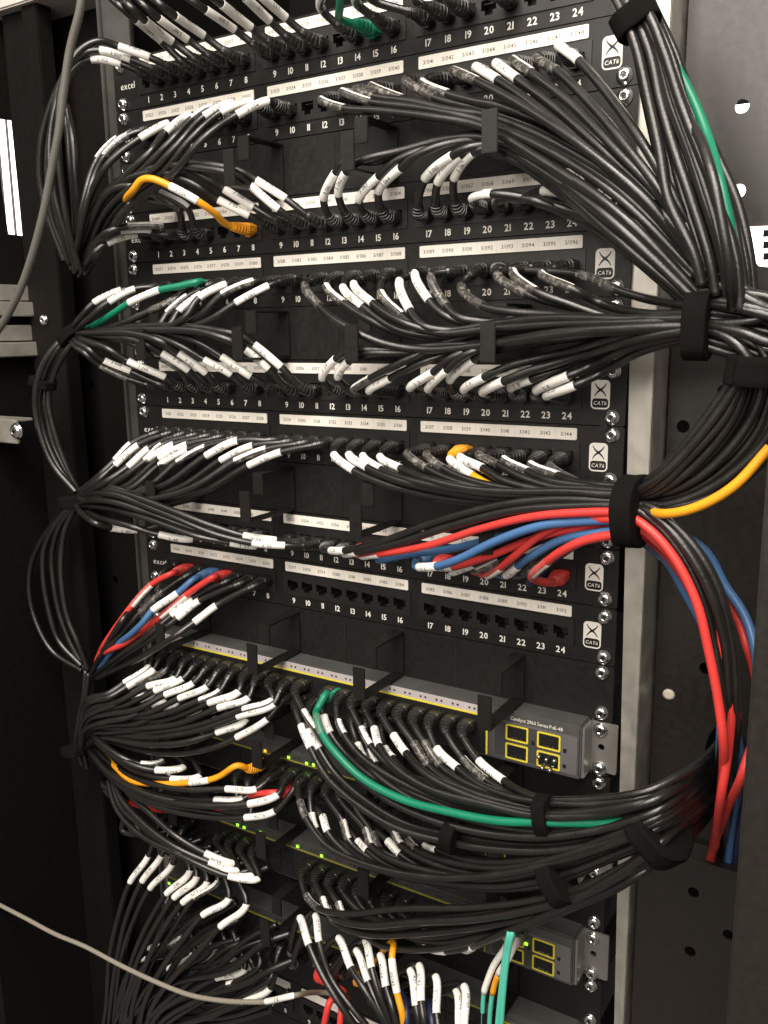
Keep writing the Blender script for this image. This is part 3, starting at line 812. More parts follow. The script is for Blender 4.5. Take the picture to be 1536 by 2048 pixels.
bundle(7, '''
K13 w668,909 708,941 770,968 870,992 980,1004 1110,1003 1250,1000 1320,985 1410,925 1485,825 1505,745
K14 w698,909 735,935 800,962 890,982 990,996 1120,997 1250,996 1315,982 1400,920 1470,830 1495,750
K15 w726,911 762,938 830,963 910,980 1000,990 1120,990 1250,992 1310,975 1385,910 1455,830 1488,752
K16 w760,913 800,936 860,960 940,976 1030,985 1130,986 1250,988 1305,966 1375,900 1440,825 1480,755
K17 c814,906 853,936 910,962 990,978 1100,985 1250,990 1320,990 1420,940 1500,840 1520,750
K18 c852,908 886,936 945,962 1030,978 1120,985 1250,994 1330,998 1430,955 1515,860 1545,760
O19-6 w900,918 945,950 985,972 1070,988 1160,996 1250,1012 1330,1028,98 1400,1013,104 1468,974,106 1540,895,104
K20 w921,914 965,936 1010,962 1090,980 1170,985 1250,992 1330,1008 1440,965 1530,880 1570,790
K21 c957,909 996,929 1045,955 1110,972 1180,980 1250,985 1340,985 1430,930 1510,830 1530,750
K22 h1008,919 1055,943 1100,962 1170,975 1250,980 1310,955 1370,890 1430,815 1475,750
K23 h1061,929 1115,951 1160,966 1250,976 1330,975 1410,900 1475,810 1498,748
K24 c1099,931 1151,963 1190,974 1250,982 1335,1015 1450,985 1545,905
''', [32, 42, 54, 60, 66, 74, 80, 84, 86, 88, 90], 'below strips 3/129 and 3/137', djit=8)
bundle(9, '''
K1 w275,1060 222,1056 195,1048 165,1030 148,1004
K4 w383,1078 318,1069 260,1052 200,1035 150,1012
K10 w552,1081 487,1071 420,1050 330,1013 240,984 180,980 148,996
K11 w570,1091 505,1086 430,1068 340,1033 250,1000 185,992 148,1003
K9 w513,1092 460,1086 400,1074 310,1045 230,1018 148,1010
K6 470,1080 400,1062 310,1030 230,1003 180,1000 148,1006
K7 500,1080 420,1060 320,1022 235,992 180,988 148,1000
K8 525,1082 430,1058 325,1015 235,980 180,974 148,992
''', [36, 46, 58, 66, 64, 54, 44], 'below the 3/145 strip')
bundle(9, '''
K12+2 w662,1101 689,1101 765,1083 870,1045 1000,1010 1120,1000 1250,1004 1305,1022 1360,1075 1410,1160 1440,1280 1452,1420 1442,1560,20 1430,1700,-20 1425,1780,-24
K13+6 w690,1108 713,1104 800,1085 900,1055 1020,1023 1130,1011 1250,1016 1300,1036 1350,1090 1395,1170 1425,1280 1446,1420 1440,1560,20 1435,1700,-20 1430,1780,-24
K@84 1180,1000,78 1250,1003,82 1312,1020,90 1378,1078,94 1432,1168,94 1464,1290,90 1472,1430,84 1464,1560,20 1455,1700,-20 1450,1780,-24
K@84 1180,1006,80 1250,1010,84 1306,1030,92 1364,1086,97 1414,1172,97 1448,1285,92 1460,1430,84 1456,1560,20 1448,1700,-20 1445,1780,-24
R14+10 g725,1112 758,1108 860,1090 960,1060 1060,1036 1150,1026 1250,1031 1300,1062 1350,1118 1392,1205 1416,1300 1438,1400 1448,1490 1441,1590,50 1425,1690,-6 1415,1780,-22
B16-14 757,1120 812,1110 900,1098 1000,1075 1100,1055 1250,1044 1330,1058,60 1410,1103,55 1452,1168,55 1490,1232,60 1512,1300,70 1512,1420,60
B17-2 835,1118 830,1130 w838,1134 872,1132 915,1120 990,1085 1070,1056 1130,1046 1250,1042 1310,1085,55 1370,1180,45 1425,1290,45 1446,1380,50 1440,1460,50 1440,1560,20
R18+2 w876,1134 906,1134 985,1110 1070,1078 1150,1056 1250,1048 1310,1078 1372,1150 1425,1258 1452,1330 1464,1400 1456,1500 1443,1592 1432,1690,10
K19-14 w905,1144 948,1128 1000,1105 1080,1070 1250,1024 1310,1050 1370,1130 1410,1230 1440,1350 1452,1480,20
K20-14 h956,1140 1000,1120 1070,1085 1150,1050 1250,1028 1320,1062 1385,1160 1425,1270 1448,1400,30
R20+12 g974,1150 1001,1135 1032,1110 1082,1070 1155,1042 1250,1040 1310,1066,62 1385,1128,50 1442,1188,45 1474,1235,50 1494,1290,60 1508,1345,60 1516,1430,70 1487,1540,100 1450,1622,60 1418,1722,-14 1405,1790,-24
B21+6 w1012,1150 1036,1132 1064,1112 1122,1080 1190,1066 1250,1064 1320,1105,50 1390,1200,40 1440,1340,40 1480,1500,40 1474,1600,0 1455,1728,-18 1450,1790,-24
K22-14 c1050,1147 1078,1122 1110,1095 1180,1062 1250,1050 1330,1090 1400,1190 1440,1330,40
R24+9 1095,1165 1067,1158 g1066,1148 1092,1124 1122,1100 1170,1082 1250,1070 1310,1092,60 1365,1150,50 1410,1240,50 1440,1350,50 1455,1440,50 1455,1540,20
N23-16 1060,1165 1080,1140 1120,1110 1180,1078 1250,1070 1330,1120,40 1410,1220,35 1460,1400,30 1490,1560,30 1484,1640,0 1470,1728,-18 1465,1790,-24
''', [38, 50, 62, 74, 82, 86, 88, 88, 86, 84, 82, 80], 'fanning right above strip 3/177', djit=2)
bundle(10, '''
R2 345,1146 g303,1169 264,1211 245,1240 216,1280 198,1308 194,1340
B4 388,1158 w355,1186 305,1221 285,1245 262,1265 232,1292 200,1335
R5 430,1152 g373,1190 321,1233 285,1262 250,1285 216,1304 197,1312 190,1345
K1 c300,1180 263,1217 245,1240 220,1275 185,1345
K3 c326,1183 279,1226 240,1270 205,1310 182,1350
K6 w385,1196 343,1231 300,1268 240,1312 188,1352
K7 w399,1201 355,1236 310,1272 245,1318 190,1354
K8 w433,1211 388,1245 350,1272 280,1318 195,1356
''', [34, 42, 56, 62, 62, 54, 40], 'under the 3/169 strip')
bundle(12, '''
K1a h300,1332 249,1366 215,1388 185,1394 168,1410 160,1470
K2a w308,1338 255,1373 220,1394 190,1402 170,1420 162,1480
K3a c331,1341 276,1369 230,1398 195,1408 172,1425 162,1480
K4a w352,1356 295,1373 240,1402 195,1412 172,1430 162,1480
K5a w366,1357 310,1382 255,1410 205,1420 175,1435 164,1485
K6a w387,1366 330,1390 275,1418 215,1428 178,1440 165,1485
K7a w415,1373 358,1397 300,1424 225,1430 180,1445 165,1490
K8a h441,1381 400,1401 320,1430 240,1438 180,1450 165,1490
K9a w478,1383 418,1406 340,1438 255,1448 185,1452 165,1490
K10a w498,1395 437,1416 355,1448 265,1455 185,1458 165,1492
K11a h545,1399 487,1419 390,1452 290,1465 190,1462 165,1494
K12a w548,1408 475,1433 400,1460 300,1475 195,1468 165,1496
K9b w493,1437 433,1465 370,1485 290,1486 205,1475 165,1497
K12b w535,1438 473,1475 430,1494 360,1505 280,1500 205,1480 165,1498
K1b h290,1388 262,1396 230,1410 200,1420 170,1440 160,1500
K2b h314,1389 285,1405 245,1425 205,1435 172,1450 160,1500
K3b w331,1401 303,1413 255,1435 210,1444 172,1458 162,1502
K5b h360,1408 330,1422 280,1445 215,1452 175,1465 163,1505
K6b w400,1416 370,1428 300,1455 225,1462 178,1470 165,1505
K7b h453,1430 427,1441 340,1466 240,1472 182,1478 168,1508
''', [52, 62, 72, 74, 66, 50], 'at the left of the topmost switch', djit=8)
bundle(12, '''
K13b w602,1450 621,1496 655,1555 715,1612 790,1655 910,1686 1000,1700 1105,1700 1210,1680 1320,1640 1372,1590,58 1406,1560,22 1438,1522,-36 1450,1500,-70
K14b w617,1459 639,1497 670,1545 730,1600 810,1645 910,1672 1010,1688 1110,1690 1215,1668 1325,1630 1382,1580,58 1416,1550,22 1448,1512,-36 1460,1490,-70
K13a h607,1422 632,1459 690,1530 765,1595 870,1640 990,1668 1100,1672 1210,1655 1320,1620 1382,1570,58 1416,1540,22 1448,1502,-36 1460,1480,-70
G15.2a+9 652,1388 634,1420 c633,1432 645,1468 668,1502 722,1556 802,1597 900,1622 1000,1640 1085,1645 1190,1648 1300,1640 1362,1610,58 1396,1580,22 1428,1542,-36 1440,1520,-70
K15a w648,1431 661,1466 692,1508 745,1555 835,1600 950,1630 1090,1655 1200,1645 1310,1618 1377,1570,58 1411,1540,22 1443,1502,-36 1455,1480,-70
K16a h676,1441 688,1469 722,1512 785,1556 900,1605 1000,1635 1090,1648 1200,1640 1310,1612 1377,1565,58 1411,1535,22 1443,1497,-36 1455,1475,-70
K17a h722,1456 741,1491 790,1540 870,1585 980,1615 1090,1640 1200,1632 1310,1605 1382,1560,58 1416,1530,22 1448,1492,-36 1460,1470,-70
K18a w748,1456 758,1491 792,1535 860,1578 970,1608 1085,1634 1200,1625 1310,1600 1382,1555,58 1416,1525,22 1448,1487,-36 1460,1465,-70
K17b w715,1488 727,1516 760,1555 840,1605 960,1645 1090,1662 1200,1650 1315,1625 1377,1585,58 1411,1555,22 1443,1517,-36 1455,1495,-70
K18b h738,1500 752,1528 790,1565 870,1605 980,1638 1095,1655 1205,1642 1318,1618 1380,1580,58 1414,1550,22 1446,1512,-36 1458,1490,-70
K19a w787,1470 812,1506 852,1548 935,1592 1080,1625 1190,1622 1300,1598 1382,1550,58 1416,1520,22 1448,1482,-36 1460,1460,-70
K19b w770,1496 785,1516 820,1552 900,1596 1000,1626 1085,1642 1195,1632 1305,1604 1380,1558,58 1414,1528,22 1446,1490,-36 1458,1468,-70
K20a c827,1485 857,1531 902,1566 985,1600 1082,1618 1190,1616 1300,1594 1384,1546,58 1418,1516,22 1450,1478,-36 1462,1456,-70
K21a c848,1483 881,1532 932,1566 1010,1596 1086,1612 1190,1612 1300,1590 1387,1542,58 1421,1512,22 1453,1474,-36 1465,1452,-70
K22a w873,1496 915,1536 962,1571 1030,1594 1088,1606 1190,1610 1300,1588 1387,1538,58 1421,1508,22 1453,1470,-36 1465,1448,-70
K23a c925,1516 972,1560 1022,1588 1090,1602 1190,1604 1300,1584 1390,1534,58 1424,1504,22 1456,1466,-36 1468,1444,-70
K24a w957,1520 1007,1561 1042,1583 1090,1597 1190,1600 1300,1580 1392,1530,58 1426,1500,22 1458,1462,-36 1470,1440,-70
''', [54, 64, 76, 84, 88, 92, 92, 90, 84, 70, 40], 'at the right of the topmost switch', djit=8)
bundle(14, '''
K1a h326,1522 281,1528 240,1512 195,1478 168,1440
K2a w368,1533 311,1540 255,1525 200,1490 168,1450
K4a w400,1551 342,1558 275,1542 210,1502 170,1462
O9.3a 474,1531 440,1552 w418,1560 378,1566 325,1569 262,1560 232,1535 212,1515 180,1480
K11a w513,1578 452,1578 380,1580 300,1568 225,1530 172,1475
K10b h487,1597 430,1600 370,1598 290,1580 215,1535 170,1485
K12a w555,1590 497,1608 420,1612 320,1600 230,1550 172,1490
R12b-26 548,1585 495,1592 420,1622 395,1620 320,1622 258,1607,44 232,1592,24
K13a w550,1622 490,1635 400,1632 300,1608 225,1560 172,1498
K8b 470,1606 400,1608 300,1590 220,1545 170,1488
K9b 500,1630 400,1622 300,1600 222,1552 171,1494
''', [56, 66, 74, 74, 62, 44], 'at the left of the second switch', djit=7)
bundle(14, '''
K13a c600,1602 612,1636 652,1690 740,1732 860,1752 1000,1748 1110,1722 1200,1695 1300,1655 1372,1610,58 1406,1580,22 1438,1542,-36 1450,1520,-70
K14a w623,1626 632,1658 665,1695 750,1738 870,1765 1000,1760 1115,1735 1210,1705 1305,1665 1377,1620,58 1411,1590,22 1443,1552,-36 1455,1530,-70
K14b w645,1632 655,1663 700,1710 790,1745 900,1765 1010,1770 1118,1748 1215,1712 1310,1672 1377,1630,58 1411,1600,22 1443,1562,-36 1455,1540,-70
K15a h685,1641 697,1679 740,1715 830,1745 940,1760 1050,1755 1150,1725 1250,1690 1320,1660 1377,1615,58 1411,1585,22 1443,1547,-36 1455,1525,-70
K16a h730,1658 742,1691 790,1722 880,1748 980,1755 1100,1735 1210,1695 1315,1655 1377,1610,58 1411,1580,22 1443,1542,-36 1455,1520,-70
K16b w715,1681 734,1701 775,1730 860,1760 970,1778 1100,1765 1210,1722 1315,1678 1377,1635,58 1411,1605,22 1443,1567,-36 1455,1545,-70
K17a c745,1666 757,1698 800,1725 890,1748 990,1750 1100,1728 1210,1690 1315,1650 1377,1605,58 1411,1575,22 1443,1537,-36 1455,1515,-70
K18a h788,1666 802,1690 850,1720 930,1742 1010,1745 1105,1722 1210,1686 1315,1646 1380,1600,58 1414,1570,22 1446,1532,-36 1458,1510,-70
K18b w775,1681 800,1708 850,1738 940,1765 1040,1770 1120,1745 1215,1706 1315,1668 1380,1628,58 1414,1598,22 1446,1560,-36 1458,1538,-70
K19a c815,1680 832,1698 880,1718 960,1735 1030,1735 1110,1716 1215,1680 1318,1640 1380,1595,58 1414,1565,22 1446,1527,-36 1458,1505,-70
K20a w850,1690 874,1700 930,1718 1000,1725 1110,1708 1210,1675 1318,1634 1380,1590,58 1414,1560,22 1446,1522,-36 1458,1500,-70
''', [56, 66, 78, 84, 90, 92, 92, 90, 80, 50], 'at the right of the second switch', djit=9)
bundle(16, '''
K6a w465,1726 410,1706 350,1670 300,1630 255,1585 235,1540
K7a w475,1741 418,1724 345,1690 285,1645 242,1595 225,1545
K8a h505,1750 440,1746 360,1706 290,1658 240,1610 222,1550
K9a w517,1757 457,1752 370,1715 280,1668 232,1615 218,1560
''', [56, 66, 74, 70, 58, 40], 'at the left of the third switch')
bundle(16, '''
K13a c612,1790 636,1816 690,1828 800,1820 950,1815 1080,1800 1190,1765 1300,1700 1362,1650,58 1396,1620,22 1428,1582,-36 1440,1560,-70
K14a h645,1797 660,1830 720,1850 830,1845 960,1838 1090,1815 1195,1775 1300,1710 1362,1660,58 1396,1630,22 1428,1592,-36 1440,1570,-70
K14b c655,1815 668,1842 730,1868 840,1865 960,1855 1080,1830 1190,1790 1290,1740 1357,1690,58 1391,1660,22 1423,1622,-36 1435,1600,-70
K15a h676,1806 690,1836 760,1858 860,1850 980,1842 1100,1808 1205,1768 1310,1705 1367,1650,58 1401,1620,22 1433,1582,-36 1445,1560,-70
K16a 730,1830 780,1845 880,1835 980,1825 1100,1795 1205,1755 1310,1695 1367,1640,58 1401,1610,22 1433,1572,-36 1445,1550,-70
K17a 760,1850 830,1872 930,1868 1040,1842 1150,1805 1235,1765 1310,1715 1362,1670,58 1396,1640,22 1428,1602,-36 1440,1580,-70
K18a 790,1860 870,1884 960,1872 1050,1850 1150,1800 1240,1758 1312,1705 1364,1655,58 1398,1625,22 1430,1587,-36 1442,1565,-70
K19a w848,1890 892,1902 960,1885 1050,1850 1155,1795 1245,1750 1315,1695 1367,1645,58 1401,1615,22 1433,1577,-36 1445,1555,-70
K20a w925,1897 946,1893 1000,1868 1080,1832 1170,1785 1250,1742 1318,1688 1370,1635,58 1404,1605,22 1436,1567,-36 1448,1545,-70
K15b 700,1850 760,1890 860,1898 970,1876 1060,1850 1155,1808 1240,1770 1312,1720 1362,1680,58 1396,1650,22 1428,1612,-36 1440,1590,-70
''', [56, 66, 76, 84, 90, 90, 88, 78, 50], 'at the right of the third switch', djit=9)
bundle(16, '''
K1a w297,1712 260,1765 238,1830 222,1910 212,2000 205,2080
K2a w323,1711 284,1763 255,1830 235,1910 222,2000 215,2080
K3a w345,1728 300,1777 268,1840 245,1915 232,2000 225,2080
K2b w380,1741 333,1788 295,1850 262,1925 245,2000 240,2080
K3b w394,1753 348,1796 310,1855 275,1930 255,2005 250,2080
K4b w415,1763 365,1806 325,1862 290,1935 268,2010 260,2080
K5b h437,1761 390,1796 345,1860 300,1935 275,2010 270,2080
K6b w458,1796 405,1831 365,1880 318,1945 288,2015 280,2080
K7b w493,1808 440,1854 395,1905 340,1960 300,2020 290,2080
''', [58, 68, 78, 76, 70, 60], 'hanging down from the third switch')
bundle(18, '''
K1a h320,1886 297,1899 270,1925 245,1975 230,2060
K2a h363,1875 336,1891 295,1925 262,1985 245,2065
K1b h298,1915 273,1926 255,1950 238,2000 228,2065
K2b h328,1908 312,1914 280,1940 255,1995 240,2068
K3b w388,1906 337,1939 300,1970 270,2015 255,2070
K4b w402,1914 352,1946 315,1978 280,2020 262,2072
B@36 468,1883,42 h434,1907,46 384,1942,44 350,1965,26 330,1980,10
K7a w490,1938 433,1956 380,1985 325,2022 285,2072
K8b h513,1956 455,1969 400,1998 340,2030 295,2075
K11a w540,1976 483,2003 425,2030 360,2050 300,2085
K5a 420,1900 380,1930 330,1968 285,2020 265,2075
K6a 455,1915 410,1945 355,1985 305,2030 280,2078
K9a 520,1930 470,1965 400,2005 340,2045 300,2085
K10b 545,1950 490,1990 420,2025 350,2060 310,2090

''', [56, 66, 74, 72, 62], 'below the lowest switch at left')
bundle(18, '''
K@40 482,1877 427,1893 362,1949 290,1990 219,2075
K@40 472,1799 417,1821 352,1867 285,1937 218,2075
K@40 471,1834 416,1857 351,1910 280,1960 208,2075
K@40 479,1839 424,1864 359,1916 329,1969 299,2075
K@40 582,1866 527,1886 462,1939 340,1972 217,2075
K@40 554,1849 499,1876 434,1925 336,1947 238,2075
K@40 430,1815 375,1832 310,1887 290,1932 270,2075
K@40 503,1880 448,1907 383,1959 322,1981 262,2075
K@40 576,1928 521,1955 456,2001 353,2013 250,2075
K@40 509,1880 454,1896 389,1954 311,1978 234,2075
K@40 540,1876 485,1895 420,1949 327,1987 235,2075
K@40 595,1916 540,1940 475,1973 360,2001 245,2075
K@40 475,1805 420,1836 355,1869 283,1936 211,2075
K@40 442,1810 387,1828 322,1869 286,1944 251,2075
K@40 570,1866 515,1898 450,1939 370,1966 290,2075
K@40 461,1804 406,1821 341,1865 311,1940 281,2075
''', [44, 56, 62, 64, 58], 'in the tangle at bottom left', djit=8)
bundle(18, '''
K12a w600,1836 618,1890 645,1950 675,2005 715,2060 740,2110
K12b w631,1831 638,1883 662,1955 700,2012 745,2065 770,2110
K14a w677,1876 702,1936 730,1980 765,2040 790,2100
K15b w712,1901 736,1963 755,2010 780,2060 795,2110
K15a w731,1882 743,1936 758,1985 780,2040 795,2110
K16a w760,1910 772,1974 785,2015 800,2060 812,2110
O17a 787,1885 w784,1918 794,1985 803,2025 812,2070 822,2120
K18b w820,1941 832,2011 838,2045 846,2110
K18a w838,1931 842,2003 848,2040 856,2110
K19a w871,1953 873,2027 878,2060 884,2110
K20b w912,1984 918,2050 924,2110
K20a w928,1973 928,2050 930,2110
R14b 688,1985 662,2000 650,2040 645,2110
R15b 695,2000 684,2012 680,2050 678,2110
N18b 800,1985 812,2020 815,2070 818,2110
N19b 850,2000 862,2030 868,2070 872,2110
''', [60, 74, 82, 86, 84, 80], 'below the lowest switch at right')
bundle(0, '''
K@80-18 1203,-60 1225,-15 1255,45 1276,110 1292,200 1315,300 1337,400 1382,505 1402,572
K@80+10 1205,-60 1225,-15 1254,45 1275,110 1298,200 1318,300 1338,401 1386,506 1404,574
K@80-14 1206,-60 1230,-15 1258,44 1279,110 1304,201 1324,301 1347,401 1394,507 1412,578
K@80-4 1210,-60 1232,-15 1260,44 1285,110 1306,201 1331,301 1354,401 1395,507 1413,580
K@80-4 1211,-60 1234,-15 1265,43 1287,110 1309,201 1334,301 1356,402 1400,508 1418,583
K@80-4 1216,-60 1239,-15 1266,43 1293,110 1312,201 1341,301 1368,402 1405,509 1426,586
K@80-14 1218,-60 1241,-15 1270,43 1295,111 1315,201 1343,301 1372,403 1411,509 1429,589
K@80+4 1223,-60 1242,-15 1274,42 1299,111 1323,202 1349,302 1381,403 1416,510 1434,593
K@80-4 1224,-60 1248,-15 1276,42 1300,111 1324,202 1354,302 1382,404 1421,510 1439,595
K@80-4 1229,-60 1248,-15 1279,41 1306,111 1328,202 1362,302 1391,404 1428,511 1445,599
K@80-14 1230,-60 1251,-15 1279,41 1308,111 1332,202 1362,302 1396,404 1431,511 1446,600
K@80-14 1234,-60 1254,-15 1283,41 1312,111 1337,202 1371,302 1401,405 1437,512 1453,603
K@80+4 1235,-60 1259,-15 1285,40 1315,111 1340,203 1373,303 1410,405 1444,513 1456,606
K@80+4 1236,-60 1261,-15 1289,40 1317,111 1342,203 1379,303 1414,406 1448,513 1463,609
K@80+4 1243,-60 1262,-15 1290,40 1321,111 1347,203 1385,303 1419,406 1451,514 1465,612
K@80+4 1243,-60 1266,-15 1296,39 1325,111 1351,203 1391,303 1428,406 1459,515 1474,615
K@80-4 1248,-60 1268,-15 1299,39 1330,111 1356,203 1397,303 1435,407 1466,515 1476,619
K@80+10 1249,-60 1272,-15 1302,38 1330,111 1362,204 1399,304 1440,407 1470,516 1481,622
K@80-4 1253,-60 1273,-15 1303,38 1333,112 1362,204 1404,304 1445,408 1473,517 1485,624
K@80-18 1254,-60 1277,-15 1303,38 1335,112 1367,204 1408,304 1448,408 1479,517 1491,626
K@80-18 1261,-60 1281,-15 1308,37 1340,112 1371,204 1417,304 1457,409 1484,518 1495,630
K@80-18 1261,-60 1281,-15 1311,37 1343,112 1373,204 1418,304 1461,409 1490,518 1501,633
K@80-18 1264,-60 1286,-15 1312,37 1347,112 1380,205 1424,305 1468,409 1493,519 1504,635
K@80-18 1267,-60 1291,-15 1316,36 1352,112 1384,205 1430,305 1476,410 1499,520 1513,639
K@60 1225,-60,58 1246,-15,60 1276,42,64 1316,120,68 1352,205,76 1396,268,96 1426,355,112 1448,460,116 1460,545,112 1462,620,96
G@60 1250,-60,55 1272,0,55 1310,60,58 1380,190,62 1414,272,70 1440,360,94 1460,460,98 1471,545,96 1472,620,95
''', [72, 74, 76, 78, 80, 84, 88, 90, 88], 'falling at the upper right', djit=3)
bundle(4, '''
K@90 1395,640 1440,638 1500,650 1545,700 1550,760 1520,740
K@90 1395,650 1440,650 1490,665 1530,715 1520,770
K@85 1398,585 1440,581 1490,587 1535,597 1585,625
K@85 1398,598 1440,596 1490,603 1535,614 1585,638
K@85 1398,611 1440,611 1490,619 1535,631 1585,651
K@85 1398,624 1440,626 1490,635 1535,648 1585,664
K@85 1398,637 1440,641 1490,651 1535,665 1585,677
K@85 1398,650 1440,656 1490,667 1535,682 1585,690
K@85 1398,663 1440,671 1490,683 1535,699 1585,703
K@85 1398,676 1440,686 1490,699 1535,716 1585,716
K@85 1398,689 1440,701 1490,715 1535,733 1585,729
K@85 1400,560 1450,575 1500,600 1550,625
K@85 1405,600 1450,605 1500,615 1550,630
K@85 1400,540 1440,552 1490,580 1545,615
K@85 1395,660 1430,665 1475,690 1500,730 1492,770
K@85 1395,645 1450,648 1510,640 1550,628
''', [88, 90, 92, 92, 92, 90], 'beyond the thick strap at right', djit=8)
bundle(4, '''
K@45 140,668 112,692 82,740 68,800 78,860 105,930 150,985
K@45 143,672 118,695 90,742 78,800 86,860 112,930 152,985
K@45 146,675 124,700 98,745 88,800 98,865 120,930 155,986
K@45 150,678 132,702 108,748 98,800 106,860 128,925 158,986
K@45 148,680 128,705 104,750 94,815 108,885 132,940 160,988
''', [45, 52, 56, 58, 56, 52, 46], 'in the loop at the far left', jit=3, djit=6)
bundle(9, '''
K@40 148,1005 110,1050 88,1100 85,1160 95,1220 120,1280 165,1330
K@40 150,1010 118,1055 104,1110 105,1170 118,1230 140,1285 172,1335
K@40 146,1010 90,1070 62,1130 60,1200 78,1260 110,1305 165,1340
K@40 152,1012 130,1060 122,1120 126,1180 138,1240 155,1290 178,1340
K@40 172,1340 168,1390 158,1440 155,1490 166,1530
K@40 178,1345 172,1395 166,1440 163,1490 172,1535
''', [34, 38, 40, 42, 42, 40, 36], 'in the dim loops below the left node', jit=3)
bundle(1, '''
K@50 145,120 110,190 85,270 78,350 95,430 130,520
K@50 150,130 120,200 98,280 92,360 108,440 138,525
K@50 128,205 135,260 140,320 150,400 152,500
K@50 132,210 146,280 150,340 156,420 155,510
''', [52, 58, 62, 60, 54, 44], 'in the dim strands at upper left', jit=3)
bundle(18, '''
K@60 230,1985 300,2018 380,2034 450,2030 520,2012 580,1985
K@60 240,2000 310,2034 390,2050 470,2042 540,2020
''', [60, 62, 64, 62, 56, 46], 'sagging along the bottom edge', jit=3)

bundle(16, '''
K@40 330,1653 290,1667 245,1661 250,1612 205,1565
K@40 349,1656 309,1670 264,1661 252,1615 206,1567
K@40 368,1662 328,1676 283,1664 254,1618 207,1569
K@40 387,1677 347,1691 302,1673 256,1621 208,1571
K@40 406,1677 366,1691 321,1684 258,1624 209,1573
K@40 425,1691 385,1705 340,1692 260,1627 210,1575
K@40 444,1701 404,1715 359,1712 262,1630 211,1577
K@40 463,1702 423,1716 378,1703 264,1633 212,1579
K@40 482,1716 442,1730 397,1723 266,1636 213,1581
K@40 501,1720 461,1734 416,1731 268,1639 214,1583
K@40 520,1731 480,1745 435,1731 270,1642 215,1585
K@40 539,1733 499,1747 454,1732 272,1645 216,1587
''', [38, 50, 54, 52, 40], 'dim behind the third switch cables', djit=5)

# loose cables that hang in front
def loose(pts, d, name, key, R, label, sl=None, kind='w', word=None):
    P = [at(x, y, d if len(q) == 0 else q[0]) for x, y, *q in pts]
    return cable(None, P, label, 'loose hanging cables', sl, kind, word, boot=False, R=R, name=name, key=key)
loose([(168, -40), (160, 20), (140, 100), (128, 180), (118, 260), (104, 335), (88, 420), (66, 505), (42, 575), (14, 632), (-12, 672)], 118, 'hanging_cable', 'D', 3.3, 'thick grey cable hanging across the upper left corner')
loose([(-20, 1800), (50, 1836), (110, 1868), (170, 1893), (240, 1930), (310, 1963), (380, 1990), (450, 2002), (500, 2004), (532, 2003), (588, 1991), (640, 1985, 60), (690, 1990, 40)], 105, 'hanging_cable', 'T', 2.15, 'pale braided cable sagging across the lower left, white sleeve at its end', [(9, 'w')], 'w', '3/181')

# fibre cables at the third switch
def fibre(pts, d, label, sheath=None, orange=None):
    P = [at(x, y, d if not q else q[0]) for x, y, *q in pts]
    o = cable(None, P, label, 'aqua fibre cables', None, boot=False, R=1.9, name='fibre_cable', key='A')
    pa = Path(P)
    for rng, key, nm, r in ((sheath, 'white', 'fibre_boot', 2.6), (orange, 'O', 'fibre_marker', 2.3)):
        if rng:
            mb = MB(); s0, s1 = pa.ctrl[rng[0]], pa.ctrl[rng[1]]
            n = max(3, int((s1-s0)/3)); mb.loft([pa.ring(s0 + (s1-s0)*k/n, r, r, 12) for k in range(n+1)], key); mb.build(nm, o)
    return o
fibre([(1032, 1862, 22), (1026, 1868, 44), (1010, 1897), (988, 1930), (975, 1962), (968, 1985), (965, 2048), (968, 2110)], 62, 'aqua fibre cable with long white boot, outermost at left', (1, 5))
fibre([(1038, 1868, 22), (1034, 1878, 44), (1016, 1918), (997, 1948), (985, 1988), (979, 2048), (980, 2110)], 64, 'aqua fibre cable with white boot and orange marker', (1, 3), (3, 4))
fibre([(1024, 1842, 30), (1020, 1858), (1010, 1910), (1003, 1970), (995, 2048), (992, 2110)], 84, 'aqua fibre cable without a boot, beside the orange marked one')
fibre([(1028, 1842, 30), (1026, 1858), (1016, 1910), (1009, 1970), (1003, 2048), (1000, 2110)], 84, 'aqua fibre cable without a boot, rightmost of the strands')
c_ = at(1034, 1866, SF + 6)
t = thing('fibre_transceiver', c_, 'small metal transceiver plugged into the switch behind the aqua fibres', 'transceiver')
mb = MB(); mb.box(c_.x - 7, c_.x + 7, -SF - 12, -SF - 1.3, c_.z - 5, c_.z + 5, 'contact', 0.6); mb.build('shell', t)
mb = MB(); mb.box(c_.x - 6, c_.x - 0.6, -SF - 18, -SF - 12.1, c_.z - 4, c_.z + 4, 'cream', 0.6); mb.box(c_.x + 0.6, c_.x + 6, -SF - 18, -SF - 12.1, c_.z - 4, c_.z + 4, 'cream', 0.6); mb.build('duplex_clip', t)

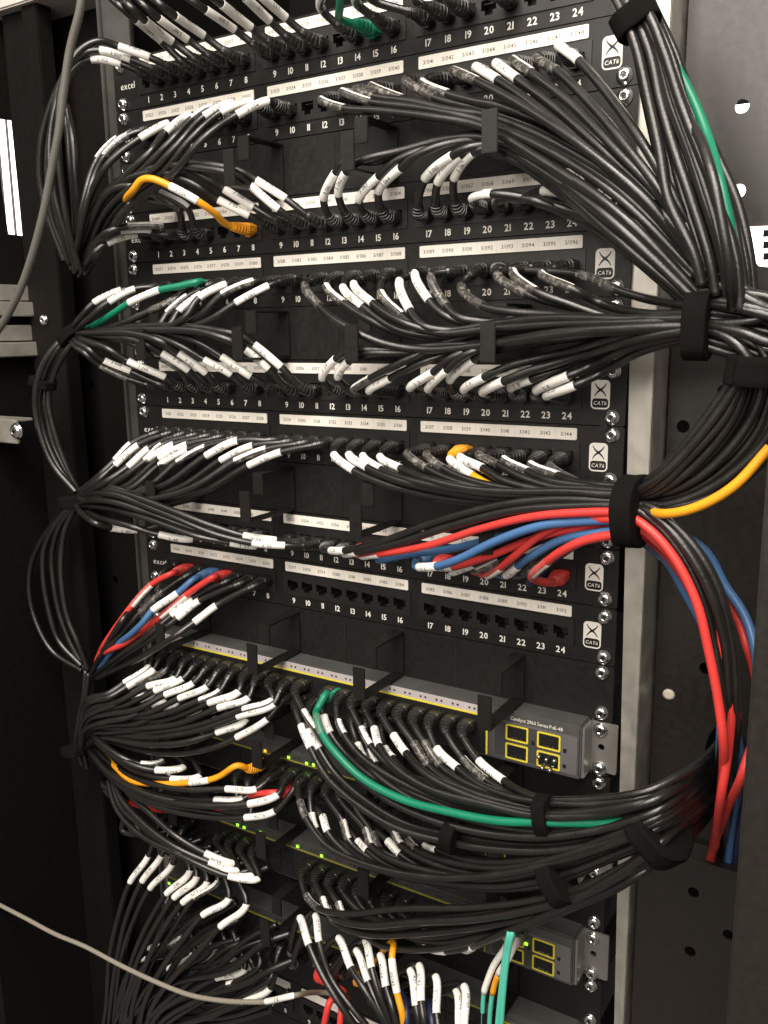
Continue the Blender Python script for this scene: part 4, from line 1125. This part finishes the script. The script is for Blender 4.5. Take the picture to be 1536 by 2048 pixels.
# straps of hook and loop tape round the bundles: (pixel centre, depth, direction of the cables in the picture, width along, half height, half depth)
def strap(px, py, d, ang, wid, hh, hd, label):
    c = at(px, py, d); a = math.radians(ang)
    e = (at(px + 10*math.cos(a), py + 10*math.sin(a), d) - c).normalized()     # along the cables
    y = Vector((0, 1, 0)); n = e.cross(y).normalized(); y = n.cross(e).normalized()
    mb = MB(); N = 26
    def ringp(s, k):
        out = []
        for q in range(N):
            t_ = 2*math.pi*q/N; cc, ss = math.cos(t_), math.sin(t_)
            rr = 1 + 0.035*math.sin(3*t_ + px) + 0.02*math.sin(7*t_ + py)
            ca = math.copysign(abs(cc)**0.75, cc); sa = math.copysign(abs(ss)**0.75, ss)
            out.append(c + e*s + n*(ca*hh*k*rr) + y*(sa*hd*k*rr))
        return out
    prof = [(-wid/2, .90), (-wid/2, 1.0), (-wid*.48, 1.03), (-wid*.25, 1.015), (0, 1.0), (wid*.25, 1.02), (wid*.48, 1.03), (wid/2, 1.0), (wid/2, .90)]
    mb.loft([ringp(s, k) for s, k in prof], 'hook', True, True)
    # the free end of the tape lying on the loop
    pts = [ringp(s, 1.06) for s in (-wid*.46, wid*.46)]
    vs = []; k0, k1 = 11, 19
    for q in range(k0, k1): vs += [pts[0][q], pts[1][q]]
    nn = k1 - k0
    mb.add(vs, [(2*i, 2*i+1, 2*i+3, 2*i+2) for i in range(nn-1)], 'hook', True)
    o = mb.build('cable_strap', None, c); return tag(o, label, 'strap', 'black hook and loop cable straps')
strap(1272, 40, 78, 62, 13, 12, 12, 'black strap round the cables at the top right corner')
strap(1398, 652, 88, 0, 13, 18, 16, 'wide black strap at right below the upper bundle, beside the loop')
strap(1503, 742, 92, 100, 16, 13, 14, 'black strap at the right edge round the upward curving cables')
strap(1263, 1023, 85, 2, 12.5, 21, 24, 'tall black strap over red, blue and black cables at the zinc rail')
strap(1090, 1628, 90, 6, 9.5, 13, 13, 'black strap round the cables with the green one, below the topmost switch')
strap(904, 1670, 90, 22, 10, 12, 12, 'black strap on the cables at the centre, left of the green cable strap')
strap(1114, 1762, 90, -22, 12, 15, 14, 'slanted black strap on the lower right bundle above the fibre cables')
strap(1318, 1650, 76, -28, 14, 22, 30, 'slanted black strap at the right end of the switch cables')
strap(86, 766, 54, 95, 8, 13, 10, 'black strap round the loop of cables at the far left')
strap(148, 1500, 44, 80, 8, 12, 12, 'small dark strap at the lower left node of switch cables')
strap(146, 672, 44, 60, 10, 14, 12, 'dark strap where the left green cable ends')
strap(148, 1003, 46, 80, 12, 14, 12, 'dark strap at the left node under the cable loop')
